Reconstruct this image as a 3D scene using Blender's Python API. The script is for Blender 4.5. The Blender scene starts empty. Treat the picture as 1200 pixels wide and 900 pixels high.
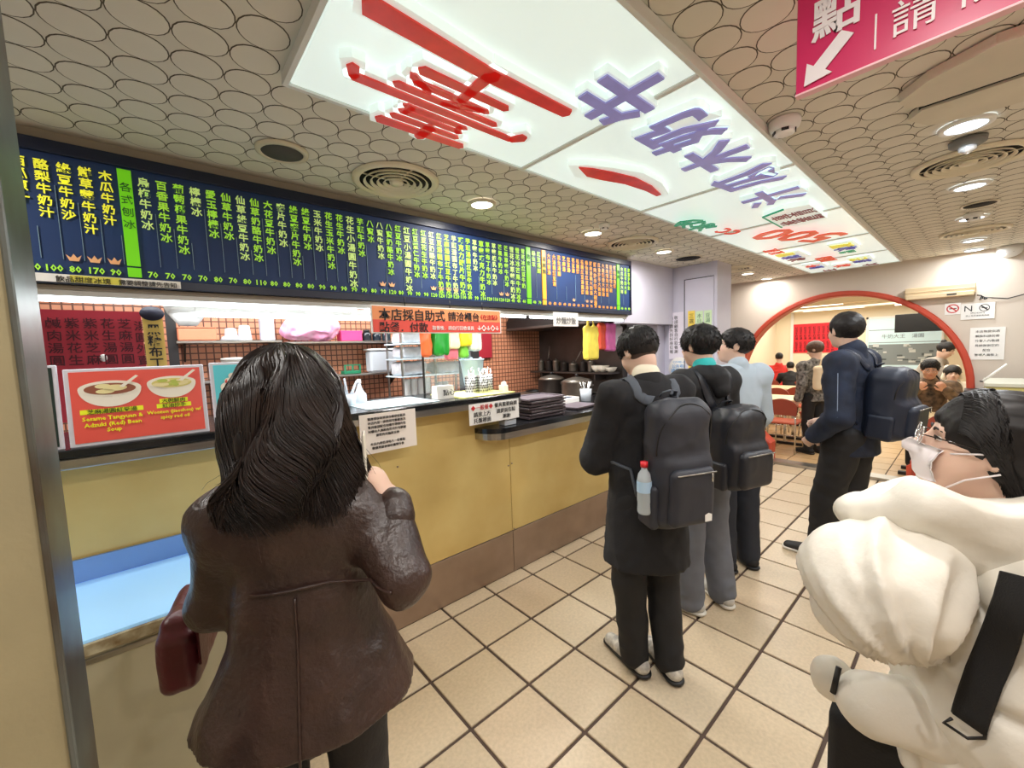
import bpy, math, random
import numpy as np
from mathutils import Vector, Matrix

random.seed(7); RNG = np.random.RandomState(11)
R = math.radians
SC = bpy.context.scene
COL = SC.collection

# ------------------------------------------------------------------ camera
cam_d = bpy.data.cameras.new('camera'); cam = bpy.data.objects.new('camera', cam_d); COL.objects.link(cam)
_yaw, _pit, _rol = R(49.0135), R(4.7075), R(-2.0333)
_F = Vector((math.cos(_pit)*math.cos(_yaw), math.cos(_pit)*math.sin(_yaw), -math.sin(_pit)))
_R = Vector((math.sin(_yaw), -math.cos(_yaw), 0)); _U = _R.cross(_F)
_c, _s = math.cos(_rol), math.sin(_rol)
_R2 = _c*_R + _s*_U; _U2 = -_s*_R + _c*_U
cam.matrix_world = Matrix(((_R2.x, _U2.x, -_F.x, 0), (_R2.y, _U2.y, -_F.y, 0), (_R2.z, _U2.z, -_F.z, 1.70), (0, 0, 0, 1)))
cam_d.sensor_width = 36; cam_d.lens = 36*475.6/1200; cam_d.clip_start = 0.03
SC.camera = cam

# ------------------------------------------------------------------ world, exposure, lamps of the room
w = bpy.data.worlds.new('world'); SC.world = w; w.use_nodes = True
w.node_tree.nodes['Background'].inputs[0].default_value = (0.9, 0.95, 1, 1)
w.node_tree.nodes['Background'].inputs[1].default_value = 0.25
SC.view_settings.view_transform = 'Standard'; SC.view_settings.look = 'None'
SC.view_settings.gamma = 1; SC.view_settings.use_curve_mapping = False
SC.view_settings.exposure = 0.0
DOWN_W, TUBE_W = 10.0, 14.0

def area(name, loc, sx, sy, power, color=(1, 1, 1), shape='RECTANGLE', rot=(0, 0, 0), spread=180):
    l = bpy.data.lights.new(name, 'AREA'); l.shape = shape; l.size = sx
    if shape in ('RECTANGLE', 'ELLIPSE'): l.size_y = sy
    l.energy = power; l.color = color; l.spread = R(spread)
    o = bpy.data.objects.new(name, l); COL.objects.link(o); o.location = loc; o.rotation_euler = rot
    return o
# fluorescent battens under the menu board and inside the kitchen
area('batten_light', (1.6, 2.36, 1.925), 3.6, 0.06, TUBE_W, (0.95, 1.0, 1.0))
area('kitchen_light', (0.8, 3.3, 2.48), 2.6, 0.5, 78, (0.97, 1.0, 1.0))
area('kitchen_light', (3.0, 3.3, 2.48), 1.0, 0.4, 34, (1, 0.97, 0.92))
area('hall_light', (8.6, 1.3, 2.38), 3.0, 3.0, 115, (1.0, 0.96, 0.86))
area('hall_light', (12.3, 2.3, 2.44), 2.5, 3.0, 85, (1.0, 0.96, 0.86))

# ------------------------------------------------------------------ materials
def lin(c):
    return tuple(((x/255)/12.92 if x/255 <= 0.04045 else ((x/255+0.055)/1.055)**2.4) for x in c)
MATS = {}
def mat(name, rgb, rough=0.6, metal=0.0, emit=0.0, noise=0.0, nscale=8.0, bump=0.0, bscale=40.0, alpha=1.0, trans=0.0, spec=0.5, ncol=None, coat=0.0, stretch=None, sub=0.0):
    if name in MATS: return MATS[name]
    m = bpy.data.materials.new(name); m.use_nodes = True
    nt = m.node_tree; b = nt.nodes['Principled BSDF']; c = lin(rgb)
    b.inputs['Base Color'].default_value = (*c, 1); b.inputs['Roughness'].default_value = rough
    b.inputs['Metallic'].default_value = metal; b.inputs['Specular IOR Level'].default_value = spec
    b.inputs['Coat Weight'].default_value = coat
    if trans: b.inputs['Transmission Weight'].default_value = trans
    if alpha < 1: b.inputs['Alpha'].default_value = alpha
    if emit: b.inputs['Emission Color'].default_value = (*c, 1); b.inputs['Emission Strength'].default_value = emit
    if noise or bump:
        tc = nt.nodes.new('ShaderNodeTexCoord'); mp = nt.nodes.new('ShaderNodeMapping')
        nt.links.new(tc.outputs['Object'], mp.inputs[0])
        if stretch: mp.inputs['Scale'].default_value = stretch
    if noise:
        n = nt.nodes.new('ShaderNodeTexNoise'); n.inputs['Scale'].default_value = nscale; n.inputs['Detail'].default_value = 5
        nt.links.new(mp.outputs[0], n.inputs['Vector'])
        r = nt.nodes.new('ShaderNodeValToRGB'); c2 = lin(ncol) if ncol else tuple(max(0, x*(1-noise)) for x in c)
        r.color_ramp.elements[0].position = 0.3; r.color_ramp.elements[1].position = 0.7
        r.color_ramp.elements[0].color = (*c2, 1); r.color_ramp.elements[1].color = (*c, 1)
        nt.links.new(n.outputs[0], r.inputs[0]); nt.links.new(r.outputs[0], b.inputs['Base Color'])
    if bump:
        n = nt.nodes.new('ShaderNodeTexNoise'); n.inputs['Scale'].default_value = bscale; n.inputs['Detail'].default_value = 4
        nt.links.new(mp.outputs[0], n.inputs['Vector'])
        bp = nt.nodes.new('ShaderNodeBump'); bp.inputs['Strength'].default_value = bump; bp.inputs['Distance'].default_value = 0.01
        nt.links.new(n.outputs[0], bp.inputs['Height']); nt.links.new(bp.outputs[0], b.inputs['Normal'])
    MATS[name] = m; return m

def brickmat(name, c1, c2, mortar, sx, sy, mw=0.05, rough=0.4, axes='xz', offset=0.0):
    m = bpy.data.materials.new(name); m.use_nodes = True; nt = m.node_tree; b = nt.nodes['Principled BSDF']
    tc = nt.nodes.new('ShaderNodeTexCoord'); sp = nt.nodes.new('ShaderNodeSeparateXYZ'); cb = nt.nodes.new('ShaderNodeCombineXYZ')
    nt.links.new(tc.outputs['Object'], sp.inputs[0])
    nt.links.new(sp.outputs[axes[0].upper()], cb.inputs[0]); nt.links.new(sp.outputs[axes[1].upper()], cb.inputs[1])
    br = nt.nodes.new('ShaderNodeTexBrick'); br.offset = offset; br.inputs['Scale'].default_value = 1
    br.inputs['Color1'].default_value = (*lin(c1), 1); br.inputs['Color2'].default_value = (*lin(c2), 1); br.inputs['Mortar'].default_value = (*lin(mortar), 1)
    br.inputs['Brick Width'].default_value = sx; br.inputs['Row Height'].default_value = sy; br.inputs['Mortar Size'].default_value = mw*sx
    nt.links.new(cb.outputs[0], br.inputs['Vector']); nt.links.new(br.outputs['Color'], b.inputs['Base Color'])
    b.inputs['Roughness'].default_value = rough
    MATS[name] = m; return m

# ------------------------------------------------------------------ object helpers
def tag(o, label=None, cat=None, group=None, kind=None):
    if label: o['label'] = label
    if cat: o['category'] = cat
    if group: o['group'] = group
    if kind: o['kind'] = kind
    return o
def thing(name, label, cat, loc=(0, 0, 0), rz=0.0, group=None):
    o = bpy.data.objects.new(name, None); COL.objects.link(o); o.location = loc; o.rotation_euler = (0, 0, rz)
    o.empty_display_size = 0.1
    return tag(o, label, cat, group)
def world_of(o):
    m = Matrix.LocRotScale(o.location, o.rotation_euler, o.scale)
    return world_of(o.parent) @ m if o.parent else m
def copy_tree(o, parent=None):
    c = o.copy(); COL.objects.link(c); c.parent = parent
    for ch in list(o.children): copy_tree(ch, c)
    return c

class MB:
    """collects simple shapes (local coordinates) into one mesh"""
    def __init__(s): s.v = []; s.f = []; s.m = []; s.sm = []; s.cur = 0
    def add(s, vs, fs, smooth=False):
        n = len(s.v); s.v += [tuple(v) for v in vs]; s.f += [tuple(i+n for i in f) for f in fs]
        s.m += [s.cur]*len(fs); s.sm += [smooth]*len(fs); return s
    def box(s, x0, x1, y0, y1, z0, z1, M=None):
        vs = [(x, y, z) for z in (z0, z1) for y in (y0, y1) for x in (x0, x1)]
        if M: vs = [M @ Vector(v) for v in vs]
        return s.add(vs, [(0, 2, 3, 1), (4, 5, 7, 6), (0, 1, 5, 4), (2, 6, 7, 3), (0, 4, 6, 2), (1, 3, 7, 5)])
    def bbox(s, x0, x1, y0, y1, z0, z1, b=0.01, M=None):
        vs = []
        for z, i in ((z0, b), (z0+b, 0), (z1-b, 0), (z1, b)):
            for (x, y) in ((x0+i, y0+b), (x0+b, y0+i), (x1-b, y0+i), (x1-i, y0+b), (x1-i, y1-b), (x1-b, y1-i), (x0+b, y1-i), (x0+i, y1-b)):
                vs.append((x, y, z))
        if M: vs = [M @ Vector(v) for v in vs]
        fs = [tuple(range(7, -1, -1)), tuple(range(24, 32))]
        for k in range(3):
            for i in range(8): fs.append((k*8+i, k*8+(i+1) % 8, k*8+8+(i+1) % 8, k*8+8+i))
        return s.add(vs, fs)
    def lathe(s, prof, c=(0, 0, 0), n=24, M=None, sx=1, sy=1, smooth=True, cap=True):
        vs = []; fs = []
        for (r, z) in prof:
            for i in range(n):
                a = 2*math.pi*i/n; vs.append((c[0]+sx*r*math.cos(a), c[1]+sy*r*math.sin(a), c[2]+z))
        if M: vs = [M @ Vector(v) for v in vs]
        for k in range(len(prof)-1):
            for i in range(n): fs.append((k*n+i, k*n+(i+1) % n, (k+1)*n+(i+1) % n, (k+1)*n+i))
        if cap:
            fs.append(tuple(range(n-1, -1, -1))); fs.append(tuple(range((len(prof)-1)*n, len(prof)*n)))
        return s.add(vs, fs, smooth)
    def cyl(s, c, r, h, n=20, M=None, smooth=True): return s.lathe([(r, 0), (r, h)], c, n, M, smooth=smooth)
    def tube(s, pts, r, n=8, r1=None, close=False):
        pts = [Vector(p) for p in pts]; L = len(pts); vs = []; fs = []
        up = Vector((0, 0, 1)); prev = None
        for i, p in enumerate(pts):
            t = (pts[min(i+1, L-1)]-pts[max(i-1, 0)]).normalized()
            a = prev if prev is not None else (up if abs(t.z) < 0.9 else Vector((1, 0, 0)))
            u = (a - t*a.dot(t)); u = u.normalized() if u.length > 1e-6 else Vector((1, 0, 0)); prev = u; v = t.cross(u)
            rr = r if r1 is None else r+(r1-r)*i/(L-1)
            for k in range(n):
                an = 2*math.pi*k/n; vs.append(p+u*(rr*math.cos(an))+v*(rr*math.sin(an)))
        for i in range(L-1):
            for k in range(n): fs.append((i*n+k, i*n+(k+1) % n, (i+1)*n+(k+1) % n, (i+1)*n+k))
        fs.append(tuple(range(n-1, -1, -1))); fs.append(tuple(range((L-1)*n, L*n)))
        return s.add(vs, fs, True)
    def band(s, pts, nrm, wdt, th):
        """flat strap along pts, nrm = outward vector per point"""
        pts = [Vector(p) for p in pts]; L = len(pts); vs = []; fs = []
        for i, p in enumerate(pts):
            t = (pts[min(i+1, L-1)]-pts[max(i-1, 0)]).normalized(); n = Vector(nrm[i]); n = (n-t*n.dot(t)).normalized(); sd = t.cross(n)
            ww = wdt[i] if isinstance(wdt, (list, tuple)) else wdt
            for a, b in ((-1, 0), (-0.8, 1), (0.8, 1), (1, 0)): vs.append(p+sd*(a*ww/2)+n*(th*b))
        for i in range(L-1):
            for k in range(4): fs.append((i*4+k, i*4+(k+1) % 4, i*4+4+(k+1) % 4, i*4+4+k))
        fs += [(3, 2, 1, 0), tuple((L-1)*4+k for k in range(4))]
        return s.add(vs, fs, True)
    def prism(s, poly, z0, z1, M=None):
        n = len(poly); vs = [(x, y, z0) for x, y in poly]+[(x, y, z1) for x, y in poly]
        if M: vs = [M @ Vector(v) for v in vs]
        fs = [tuple(range(n-1, -1, -1)), tuple(range(n, 2*n))]+[(i, (i+1) % n, n+(i+1) % n, n+i) for i in range(n)]
        return s.add(vs, fs)
    def build(s, name, mats, parent=None, smooth_angle=None):
        me = bpy.data.meshes.new(name); me.from_pydata([tuple(v) for v in s.v], [], s.f); me.validate(); me.update()
        if not isinstance(mats, (list, tuple)): mats = [mats]
        for m in mats: me.materials.append(m)
        if len(s.f) == len(me.polygons):
            me.polygons.foreach_set('material_index', s.m); me.polygons.foreach_set('use_smooth', s.sm)
        o = bpy.data.objects.new(name, me); COL.objects.link(o)
        if parent: o.parent = parent
        return o
def box(name, b, m, parent=None, bev=0):
    q = MB(); (q.bbox(*b, b=bev) if bev else q.box(*b)); return q.build(name, m, parent)
def frameM(o, r, u):
    r = Vector(r).normalized(); u = Vector(u).normalized(); n = r.cross(u)
    return Matrix(((r.x, u.x, n.x, o[0]), (r.y, u.y, n.y, o[1]), (r.z, u.z, n.z, o[2]), (0, 0, 0, 1)))

def text_mesh(txt, size, bold=0.0, ext=0.001, vert=False, align='CENTER', pitch=1.0, res=2):
    c = bpy.data.curves.new('lettering', 'FONT')
    c.body = '\n'.join(txt) if vert else txt
    c.size = size; c.offset = bold*size; c.extrude = ext; c.align_x = align; c.align_y = 'TOP' if vert else 'CENTER'
    c.space_line = pitch; c.resolution_u = res
    o = bpy.data.objects.new('lettering', c); COL.objects.link(o)
    bpy.context.view_layer.update()
    dg = bpy.context.evaluated_depsgraph_get()
    me = bpy.data.meshes.new_from_object(o.evaluated_get(dg)); me.name = 'lettering'
    bpy.data.objects.remove(o); bpy.data.curves.remove(c)
    if not vert: me.transform(Matrix.Translation((0, -.08*size if any(ord(q) > 255 for q in txt) else -.04*size, 0)))
    return me
def text(name, txt, M, size, m, parent=None, **kw):
    """M: matrix world (text plane: x right, y up, z toward the reader)"""
    me = text_mesh(txt, size, **kw); me.materials.clear(); me.materials.append(m)
    if parent is not None: M = world_of(parent).inverted() @ M
    me.transform(M)
    o = bpy.data.objects.new(name, me); COL.objects.link(o)
    if parent is not None: o.parent = parent
    return o

# ------------------------------------------------------------------ implicit surfaces for bodies, clothes and bags
def cap(a, b, ra, rb=None, k=0.02, n=None, s=1.0, sub=False):
    return ('c', np.array(a, float), np.array(b, float), ra, ra if rb is None else rb, k, None if n is None else np.array(n, float)/np.linalg.norm(n), s, sub)
def ell(c, r, k=0.02, Rm=None, sub=False): return ('e', np.array(c, float), np.array(r, float), k, Rm, sub)
def rbx(c, h, r, k=0.01, Rm=None, sub=False): return ('b', np.array(c, float), np.array(h, float), r, k, Rm, sub)
def cut(p, n): n = np.array(n, float); return ('p', np.array(p, float), n/np.linalg.norm(n))
def pdist(pr, P):
    if pr[0] == 'c':
        _, a, b, ra, rb, k, n, s, sub = pr; q = P-a; ba = b-a
        if n is not None:
            q = q+n*((q@n)*(1/s-1))[..., None]; ba = ba+n*((ba@n)*(1/s-1))
        L = max(ba@ba, 1e-9); t = np.clip((q@ba)/L, 0, 1)
        d = np.sqrt(((q-t[..., None]*ba)**2).sum(-1))-(ra+(rb-ra)*t)
        return d*min(1, s)
    if pr[0] == 'e':
        _, c, r, k, Rm, sub = pr; q = P-c
        if Rm is not None: q = q@Rm
        k0 = np.sqrt(((q/r)**2).sum(-1))+1e-9; k1 = np.sqrt(((q/(r*r))**2).sum(-1))+1e-9
        return k0*(k0-1)/k1
    if pr[0] == 'b':
        _, c, h, r, k, Rm, sub = pr; q = P-c
        if Rm is not None: q = q@Rm
        q = np.abs(q)-(h-r); return np.sqrt((np.maximum(q, 0)**2).sum(-1))+np.minimum(q.max(-1), 0)-r
    return (P-pr[1])@pr[2]
def combine(d, e, pr):
    if pr[0] == 'p': return np.maximum(d, e)
    k, sub = (pr[5], pr[8]) if pr[0] == 'c' else ((pr[3], pr[5]) if pr[0] == 'e' else (pr[4], pr[6]))
    if sub:
        h = np.maximum(k-np.abs(-e-d), 0)/k; return np.maximum(d, -e)+h*h*k*0.25
    h = np.maximum(k-np.abs(d-e), 0)/k; return np.minimum(d, e)-h*h*k*0.25
def sdf(prims, P):
    d = np.full(P.shape[:-1], 9.0)
    for pr in prims: d = combine(d, pdist(pr, P), pr)
    return d
def grad(prims, P, e=0.002):
    g = np.stack([sdf(prims, P+np.eye(3)[i]*e)-sdf(prims, P-np.eye(3)[i]*e) for i in range(3)], -1)
    return g/(np.linalg.norm(g, axis=-1, keepdims=True)+1e-9)
def snap(prims, pts, off=0.004, it=6):
    P = np.array([list(p) for p in pts], float)
    for _ in range(it): P = P-grad(prims, P)*(sdf(prims, P)-off)[:, None]*0.8
    return P, grad(prims, P)
def pbox(pr):
    if pr[0] == 'c':
        r = max(pr[3], pr[4])*max(1, pr[7])+pr[5]; return np.minimum(pr[1], pr[2])-r, np.maximum(pr[1], pr[2])+r
    if pr[0] == 'e': r = pr[2].max()+pr[3]; return pr[1]-r, pr[1]+r
    if pr[0] == 'b': r = np.linalg.norm(pr[2])+pr[4]; return pr[1]-r, pr[1]+r
def surface(prims, h):
    bs = [pbox(p) for p in prims if p[0] != 'p' and not p[-1]]
    lo = np.min([b[0] for b in bs], 0)-2*h; hi = np.max([b[1] for b in bs], 0)+2*h
    n = np.ceil((hi-lo)/h).astype(int)+1
    ax = [lo[i]+h*np.arange(n[i]) for i in range(3)]
    F = np.full(n, 0.5, np.float32)
    for pr in prims:
        if pr[0] == 'p': i0 = np.zeros(3, int); i1 = n
        else:
            a, b = pbox(pr); i0 = np.clip(((a-lo)/h).astype(int)-2, 0, n); i1 = np.clip(((b-lo)/h).astype(int)+4, 0, n)
        if (i1 <= i0).any(): continue
        sl = tuple(slice(i0[i], i1[i]) for i in range(3))
        G = np.stack(np.meshgrid(*[ax[i][sl[i]] for i in range(3)], indexing='ij'), -1)
        F[sl] = combine(F[sl], pdist(pr, G), pr)
    F[0] = F[-1] = 0.5; F[:, 0] = F[:, -1] = 0.5; F[:, :, 0] = F[:, :, -1] = 0.5
    S = F < 0
    c = S[:-1, :-1, :-1].astype(np.int8)
    for dx, dy, dz in ((1, 0, 0), (0, 1, 0), (0, 0, 1), (1, 1, 0), (1, 0, 1), (0, 1, 1), (1, 1, 1)):
        c = c+S[dx:n[0]-1+dx, dy:n[1]-1+dy, dz:n[2]-1+dz]
    I = np.argwhere((c > 0) & (c < 8))
    off = np.array([(x, y, z) for x in (0, 1) for y in (0, 1) for z in (0, 1)])
    val = np.stack([F[I[:, 0]+o[0], I[:, 1]+o[1], I[:, 2]+o[2]] for o in off], 1)
    acc = np.zeros((len(I), 3)); cnt = np.zeros(len(I))
    for i in range(8):
        for j in range(i+1, 8):
            if np.abs(off[i]-off[j]).sum() != 1: continue
            x = (val[:, i] < 0) != (val[:, j] < 0)
            t = np.where(x, val[:, i]/np.where(x, val[:, i]-val[:, j], 1), 0)
            acc += np.where(x[:, None], off[i]+t[:, None]*(off[j]-off[i]), 0); cnt += x
    V = lo+h*(I+acc/cnt[:, None])
    idx = np.full(np.array(F.shape)-1, -1, np.int64); idx[I[:, 0], I[:, 1], I[:, 2]] = np.arange(len(I))
    faces = []
    for a in range(3):
        b, d = (a+1) % 3, (a+2) % 3
        s0 = [slice(None)]*3; s1 = [slice(None)]*3; s0[a] = slice(0, -1); s1[a] = slice(1, None)
        A = S[tuple(s0)]; B = S[tuple(s1)]
        for flag, X in ((0, A & ~B), (1, ~A & B)):
            E = np.argwhere(X)
            eb = np.zeros(3, int); eb[b] = 1; ed = np.zeros(3, int); ed[d] = 1
            g = lambda Q: idx[Q[:, 0], Q[:, 1], Q[:, 2]]
            q = np.stack([g(E-eb-ed), g(E-ed), g(E), g(E-eb)], 1)
            faces.append(q if flag == 0 else q[:, ::-1])
    return V, np.concatenate(faces)
_L = RNG.rand(24, 24, 24)
def vnoise(P):
    P = np.asarray(P); i = np.floor(P).astype(int); f = P-i; f = f*f*(3-2*f); r = 0
    for dx in (0, 1):
        for dy in (0, 1):
            for dz in (0, 1):
                wgt = (f[..., 0] if dx else 1-f[..., 0])*(f[..., 1] if dy else 1-f[..., 1])*(f[..., 2] if dz else 1-f[..., 2])
                r = r+wgt*_L[(i[..., 0]+dx) % 24, (i[..., 1]+dy) % 24, (i[..., 2]+dz) % 24]
    return r*2-1
def npmesh(name, V, Fq, mats, parent=None, disp=None, smooth=True):
    me = bpy.data.meshes.new(name); nv, nf = len(V), len(Fq); k = Fq.shape[1]
    me.vertices.add(nv); me.loops.add(nf*k); me.polygons.add(nf)
    me.vertices.foreach_set('co', np.ascontiguousarray(V, np.float32).ravel())
    me.loops.foreach_set('vertex_index', np.ascontiguousarray(Fq, np.int32).ravel())
    me.polygons.foreach_set('loop_start', np.arange(0, nf*k, k, dtype=np.int32))
    me.polygons.foreach_set('use_smooth', np.full(nf, smooth)); me.update(calc_edges=True)
    if disp is not None:
        N = np.zeros(nv*3, np.float32); me.vertices.foreach_get('normal', N); N = N.reshape(-1, 3)
        V = V+N*disp(V, N)[:, None]; me.vertices.foreach_set('co', np.ascontiguousarray(V, np.float32).ravel()); me.update()
    for m in (mats if isinstance(mats, (list, tuple)) else [mats]): me.materials.append(m)
    o = bpy.data.objects.new(name, me); COL.objects.link(o)
    if parent is not None: o.parent = parent
    return o
def solid(name, prims, h, m, parent=None, disp=None):
    V, Fq = surface(prims, h); return npmesh(name, V, Fq, m, parent, disp)
def folds(amp, sc=(6, 6, 14), amp2=0.3, sc2=(25, 25, 25), seed=0.0):
    def f(V, N):
        warp = np.stack([vnoise(V*5+seed+7), vnoise(V*5+seed+3), vnoise(V*5+seed)], -1)*0.5
        a = vnoise(V*np.array(sc)+warp+seed); r = 1-np.abs(a)*2.2
        return amp*(r*0.8)+amp*amp2*vnoise(V*np.array(sc2)+seed)
    return f
def strands(name, roots, dirs, length, r, m, parent, curl=0.0, seg=4, grav=0.0, n=3):
    """many fine tapered locks as one mesh"""
    N = len(roots); P = np.array(roots, float); D = np.array(dirs, float); D /= np.linalg.norm(D, axis=1, keepdims=True)
    length = np.broadcast_to(length, (N,)); path = [P]
    for i in range(seg):
        D = D+RNG.randn(N, 3)*curl+np.array([0, 0, -grav]); D /= np.linalg.norm(D, axis=1, keepdims=True)
        path.append(path[-1]+D*(length/seg)[:, None])
    return lockmesh(name, np.stack(path, 1), r, m, parent, n)
def lockmesh(name, path, r, m, parent, n=3, taper=0.25):
    N, Ls, _ = path.shape
    T = np.gradient(path, axis=1); T /= np.linalg.norm(T, axis=2, keepdims=True)+1e-9
    ref = np.array([0.3, 0.2, 0.93]); U = np.cross(T, ref); U /= np.linalg.norm(U, axis=2, keepdims=True)+1e-9; W = np.cross(T, U)
    tt = np.linspace(0, 1, Ls); rad = r*(1-(1-taper)*tt**1.5)[None, :, None]
    ring = [path+rad*(U*math.cos(2*math.pi*k/n)+W*math.sin(2*math.pi*k/n)) for k in range(n)]
    V = np.stack(ring, 2).reshape(-1, 3)
    base = (np.arange(N)[:, None, None]*Ls+np.arange(Ls-1)[None, :, None])*n; k = np.arange(n)[None, None, :]; k2 = (k+1) % n
    Fq = np.stack([base+k, base+k2, base+n+k2, base+n+k], -1).reshape(-1, 4)
    o = npmesh(name, V, Fq, m, parent); o['kind'] = 'stuff'; return o
# ================================================================== STRUCTURE
CZ = 2.55
M_tile = [mat('floor_tile_%d' % i, c, rough=0.32, noise=0.16, nscale=60, bump=0.12, bscale=120) for i, c in enumerate(((212, 192, 162), (206, 184, 154), (216, 198, 170), (202, 182, 152)))]
M_grout = mat('grout', (84, 66, 56), 0.8, noise=0.2)
M_ceil = mat('ceiling_board', (222, 216, 202), 0.85, noise=0.08, nscale=3)
M_disc = mat('ceiling_disc_face', (228, 222, 208), 0.85, noise=0.08, nscale=4)
M_ring = mat('ceiling_groove', (88, 80, 66), 0.9)
M_wall = mat('plaster_wall', (214, 202, 188), 0.8, noise=0.06, nscale=2)
M_cream = mat('cream_wall', (238, 226, 200), 0.8)
M_lilac = mat('lilac_column', (206, 204, 220), 0.35, noise=0.04)
M_steel = mat('brushed_steel', (186, 182, 176), 0.3, metal=1, noise=0.15, nscale=5, stretch=(1, 1, 20))
M_kick = mat('kick_steel', (176, 156, 142), 0.34, metal=0.75, noise=0.2, nscale=4)
M_yellow = mat('yellow_laminate', (232, 208, 138), 0.42, noise=0.14, nscale=2.2, ncol=(216, 184, 112))
M_black = mat('black_stone', (26, 27, 30), 0.18)
M_white = mat('white_paint', (238, 238, 236), 0.5)
M_red = mat('red_gate_paint', (196, 74, 52), 0.4, noise=0.1)
M_dark = mat('dark_void', (14, 14, 15), 0.9)
M_darkbrown = mat('dark_brown_brick', (72, 50, 44), 0.7)
M_rubber = mat('black_plastic', (22, 22, 24), 0.45)
M_chrome = mat('chrome', (215, 215, 215), 0.15, metal=1)
brickmat('mosaic', (206, 138, 106), (214, 150, 116), (104, 66, 52), 0.052, 0.052, 0.10, axes='xz')
brickmat('mosaic_side', (206, 138, 106), (214, 150, 116), (104, 66, 52), 0.052, 0.052, 0.10, axes='yz')
M_kwall = mat('greasy_steel', (92, 84, 80), 0.42, metal=0.6, noise=0.35, nscale=4)
M_hood = mat('hood_dark', (40, 38, 38), 0.5, metal=0.4)

def struct(name, b, m, label=None):
    q = MB().box(*b).build(name, m); q['kind'] = 'structure'; return q
# floor: grout bed with square tiles, each its own piece
floor = struct('floor', (-1.8, 6.42, -1.8, 4.4, -0.03, -0.008), M_grout)
P0x, P0y, PX, PY = 0.93626, 2.16365, 0.36187, 0.35965
tile_me = []
for i in range(4):
    q = MB().bbox(0.008, PX-0.008, -PY+0.008, -0.008, -0.012, 0.0, b=0.0025); me = q.build('tile', M_tile[i]); tile_me.append(me.data); bpy.data.objects.remove(me)
def camdepth(x, y, z): return (x*_F.x+y*_F.y+(z-1.7)*_F.z)
tl = []
for i in range(-8, 16):
    for j in range(0, 11):
        x, y = P0x+i*PX, P0y-j*PY
        tl.append((x, y))
tl2 = [(P0x+i*PX, P0y+PY) for i in range(-8, 16)]      # the narrow cut row along the counter
rr = random.Random(3)
vis = sorted([t for t in tl if t[0] < 6.1 and t[1] > -1.6], key=lambda t: math.hypot(t[0]-0.5, t[1]-0.5))
for n, (x, y) in enumerate(vis[:270]):
    o = bpy.data.objects.new('floor_tile', tile_me[rr.randrange(4)]); COL.objects.link(o); o.location = (x, y, rr.uniform(-.0008, .0008)); o.parent = floor
q = MB()
for (x, y) in tl2: q.bbox(x+.008, x+PX-.008, y-PY+.008, 2.292, -0.012, 0, b=0.0025)
for (x, y) in vis[270:]: q.bbox(x+.008, x+PX-.008, y-PY+.008, y-.008, -0.012, 0, b=0.0025)
e = q.build('cut_tile', M_tile[0], floor); e['kind'] = 'stuff'
# the floor inside the kitchen is left plain
# ceiling with round raised discs in a square lattice
ceil = struct('ceiling', (-1.8, 6.42, -1.8, 4.4, CZ, CZ+0.04), M_ceil)
LX, LY, CX0, CY0 = 0.1235, 0.1238, -0.0905, 1.511
def disc_mb(x, y, q):
    n = 20; vs = []; r1, r2 = 0.0620, 0.0588
    q.cur = 1
    for r, z in ((r1, CZ-0.0001), (r1, CZ-0.0008), (r2, CZ-0.0008), (r2, CZ-0.0012)):
        for k in range(n): vs.append((x+r*math.cos(2*math.pi*k/n), y+r*math.sin(2*math.pi*k/n), z))
    fs = []
    for a in range(3):
        for k in range(n): fs.append((a*n+(k+1) % n, a*n+k, (a+1)*n+k, (a+1)*n+(k+1) % n))
    q.add(vs, fs); q.f.append(tuple(len(q.v)-1-k for k in range(n))); q.m.append(0); q.sm.append(False)
    return q
dq = MB(); disc_mb(0, 0, dq)
dme = dq.build('ceiling_disc', [M_disc, M_ring]); disc_data = dme.data; bpy.data.objects.remove(dme)
LB = (0.36, 6.12, 0.59, 1.378)          # light box footprint
ds = []
for i in range(-6, 54):
    for j in range(-24, 7):
        x, y = CX0+i*LX, CY0+j*LY
        if x > 6.34 or y > 2.22: continue
        if LB[0]-.03 < x < LB[1]+.06 and LB[2]-.03 < y < LB[3]+.03: continue
        ds.append((x, y))
def px_big(t):
    d = camdepth(t[0], t[1], CZ)
    if d < 0.3: return 99
    v = Vector((t[0], t[1], CZ-1.7)); u = v.dot(_R2)/d*475.6+600; vv = 450-v.dot(_U2)/d*475.6
    return d if (-40 < u < 1240 and -60 < vv < 500) else 50+d
ds.sort(key=px_big)
for (x, y) in ds[:300]:
    o = bpy.data.objects.new('ceiling_disc', disc_data); COL.objects.link(o); o.location = (x, y, 0); o.parent = ceil
q = MB()
for (x, y) in ds[300:]: disc_mb(x, y, q)
e = q.build('ceiling_disc', [M_disc, M_ring], ceil); e['kind'] = 'stuff'

# walls of the main room
struct('wall_rear', (-1.9, -1.8, -1.8, 4.4, 0, CZ), M_wall)
struct('wall_right', (-1.8, 6.4, -1.9, -1.8, 0, CZ), M_wall)
struct('wall_side', (4.62, 6.4, 2.57, 2.70, 0, CZ), M_darkbrown)
q = MB()
for k in range(40):                     # thin courses of dark brick
    for j in range(4): q.bbox(4.92+0.37*j, 5.27+0.37*j, 2.556, 2.572, 0.04+k*0.062, 0.09+k*0.062, b=0.003)
e = q.build('dark_brick', M_darkbrown, bpy.data.objects['wall_side']); e['kind'] = 'stuff'
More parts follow.
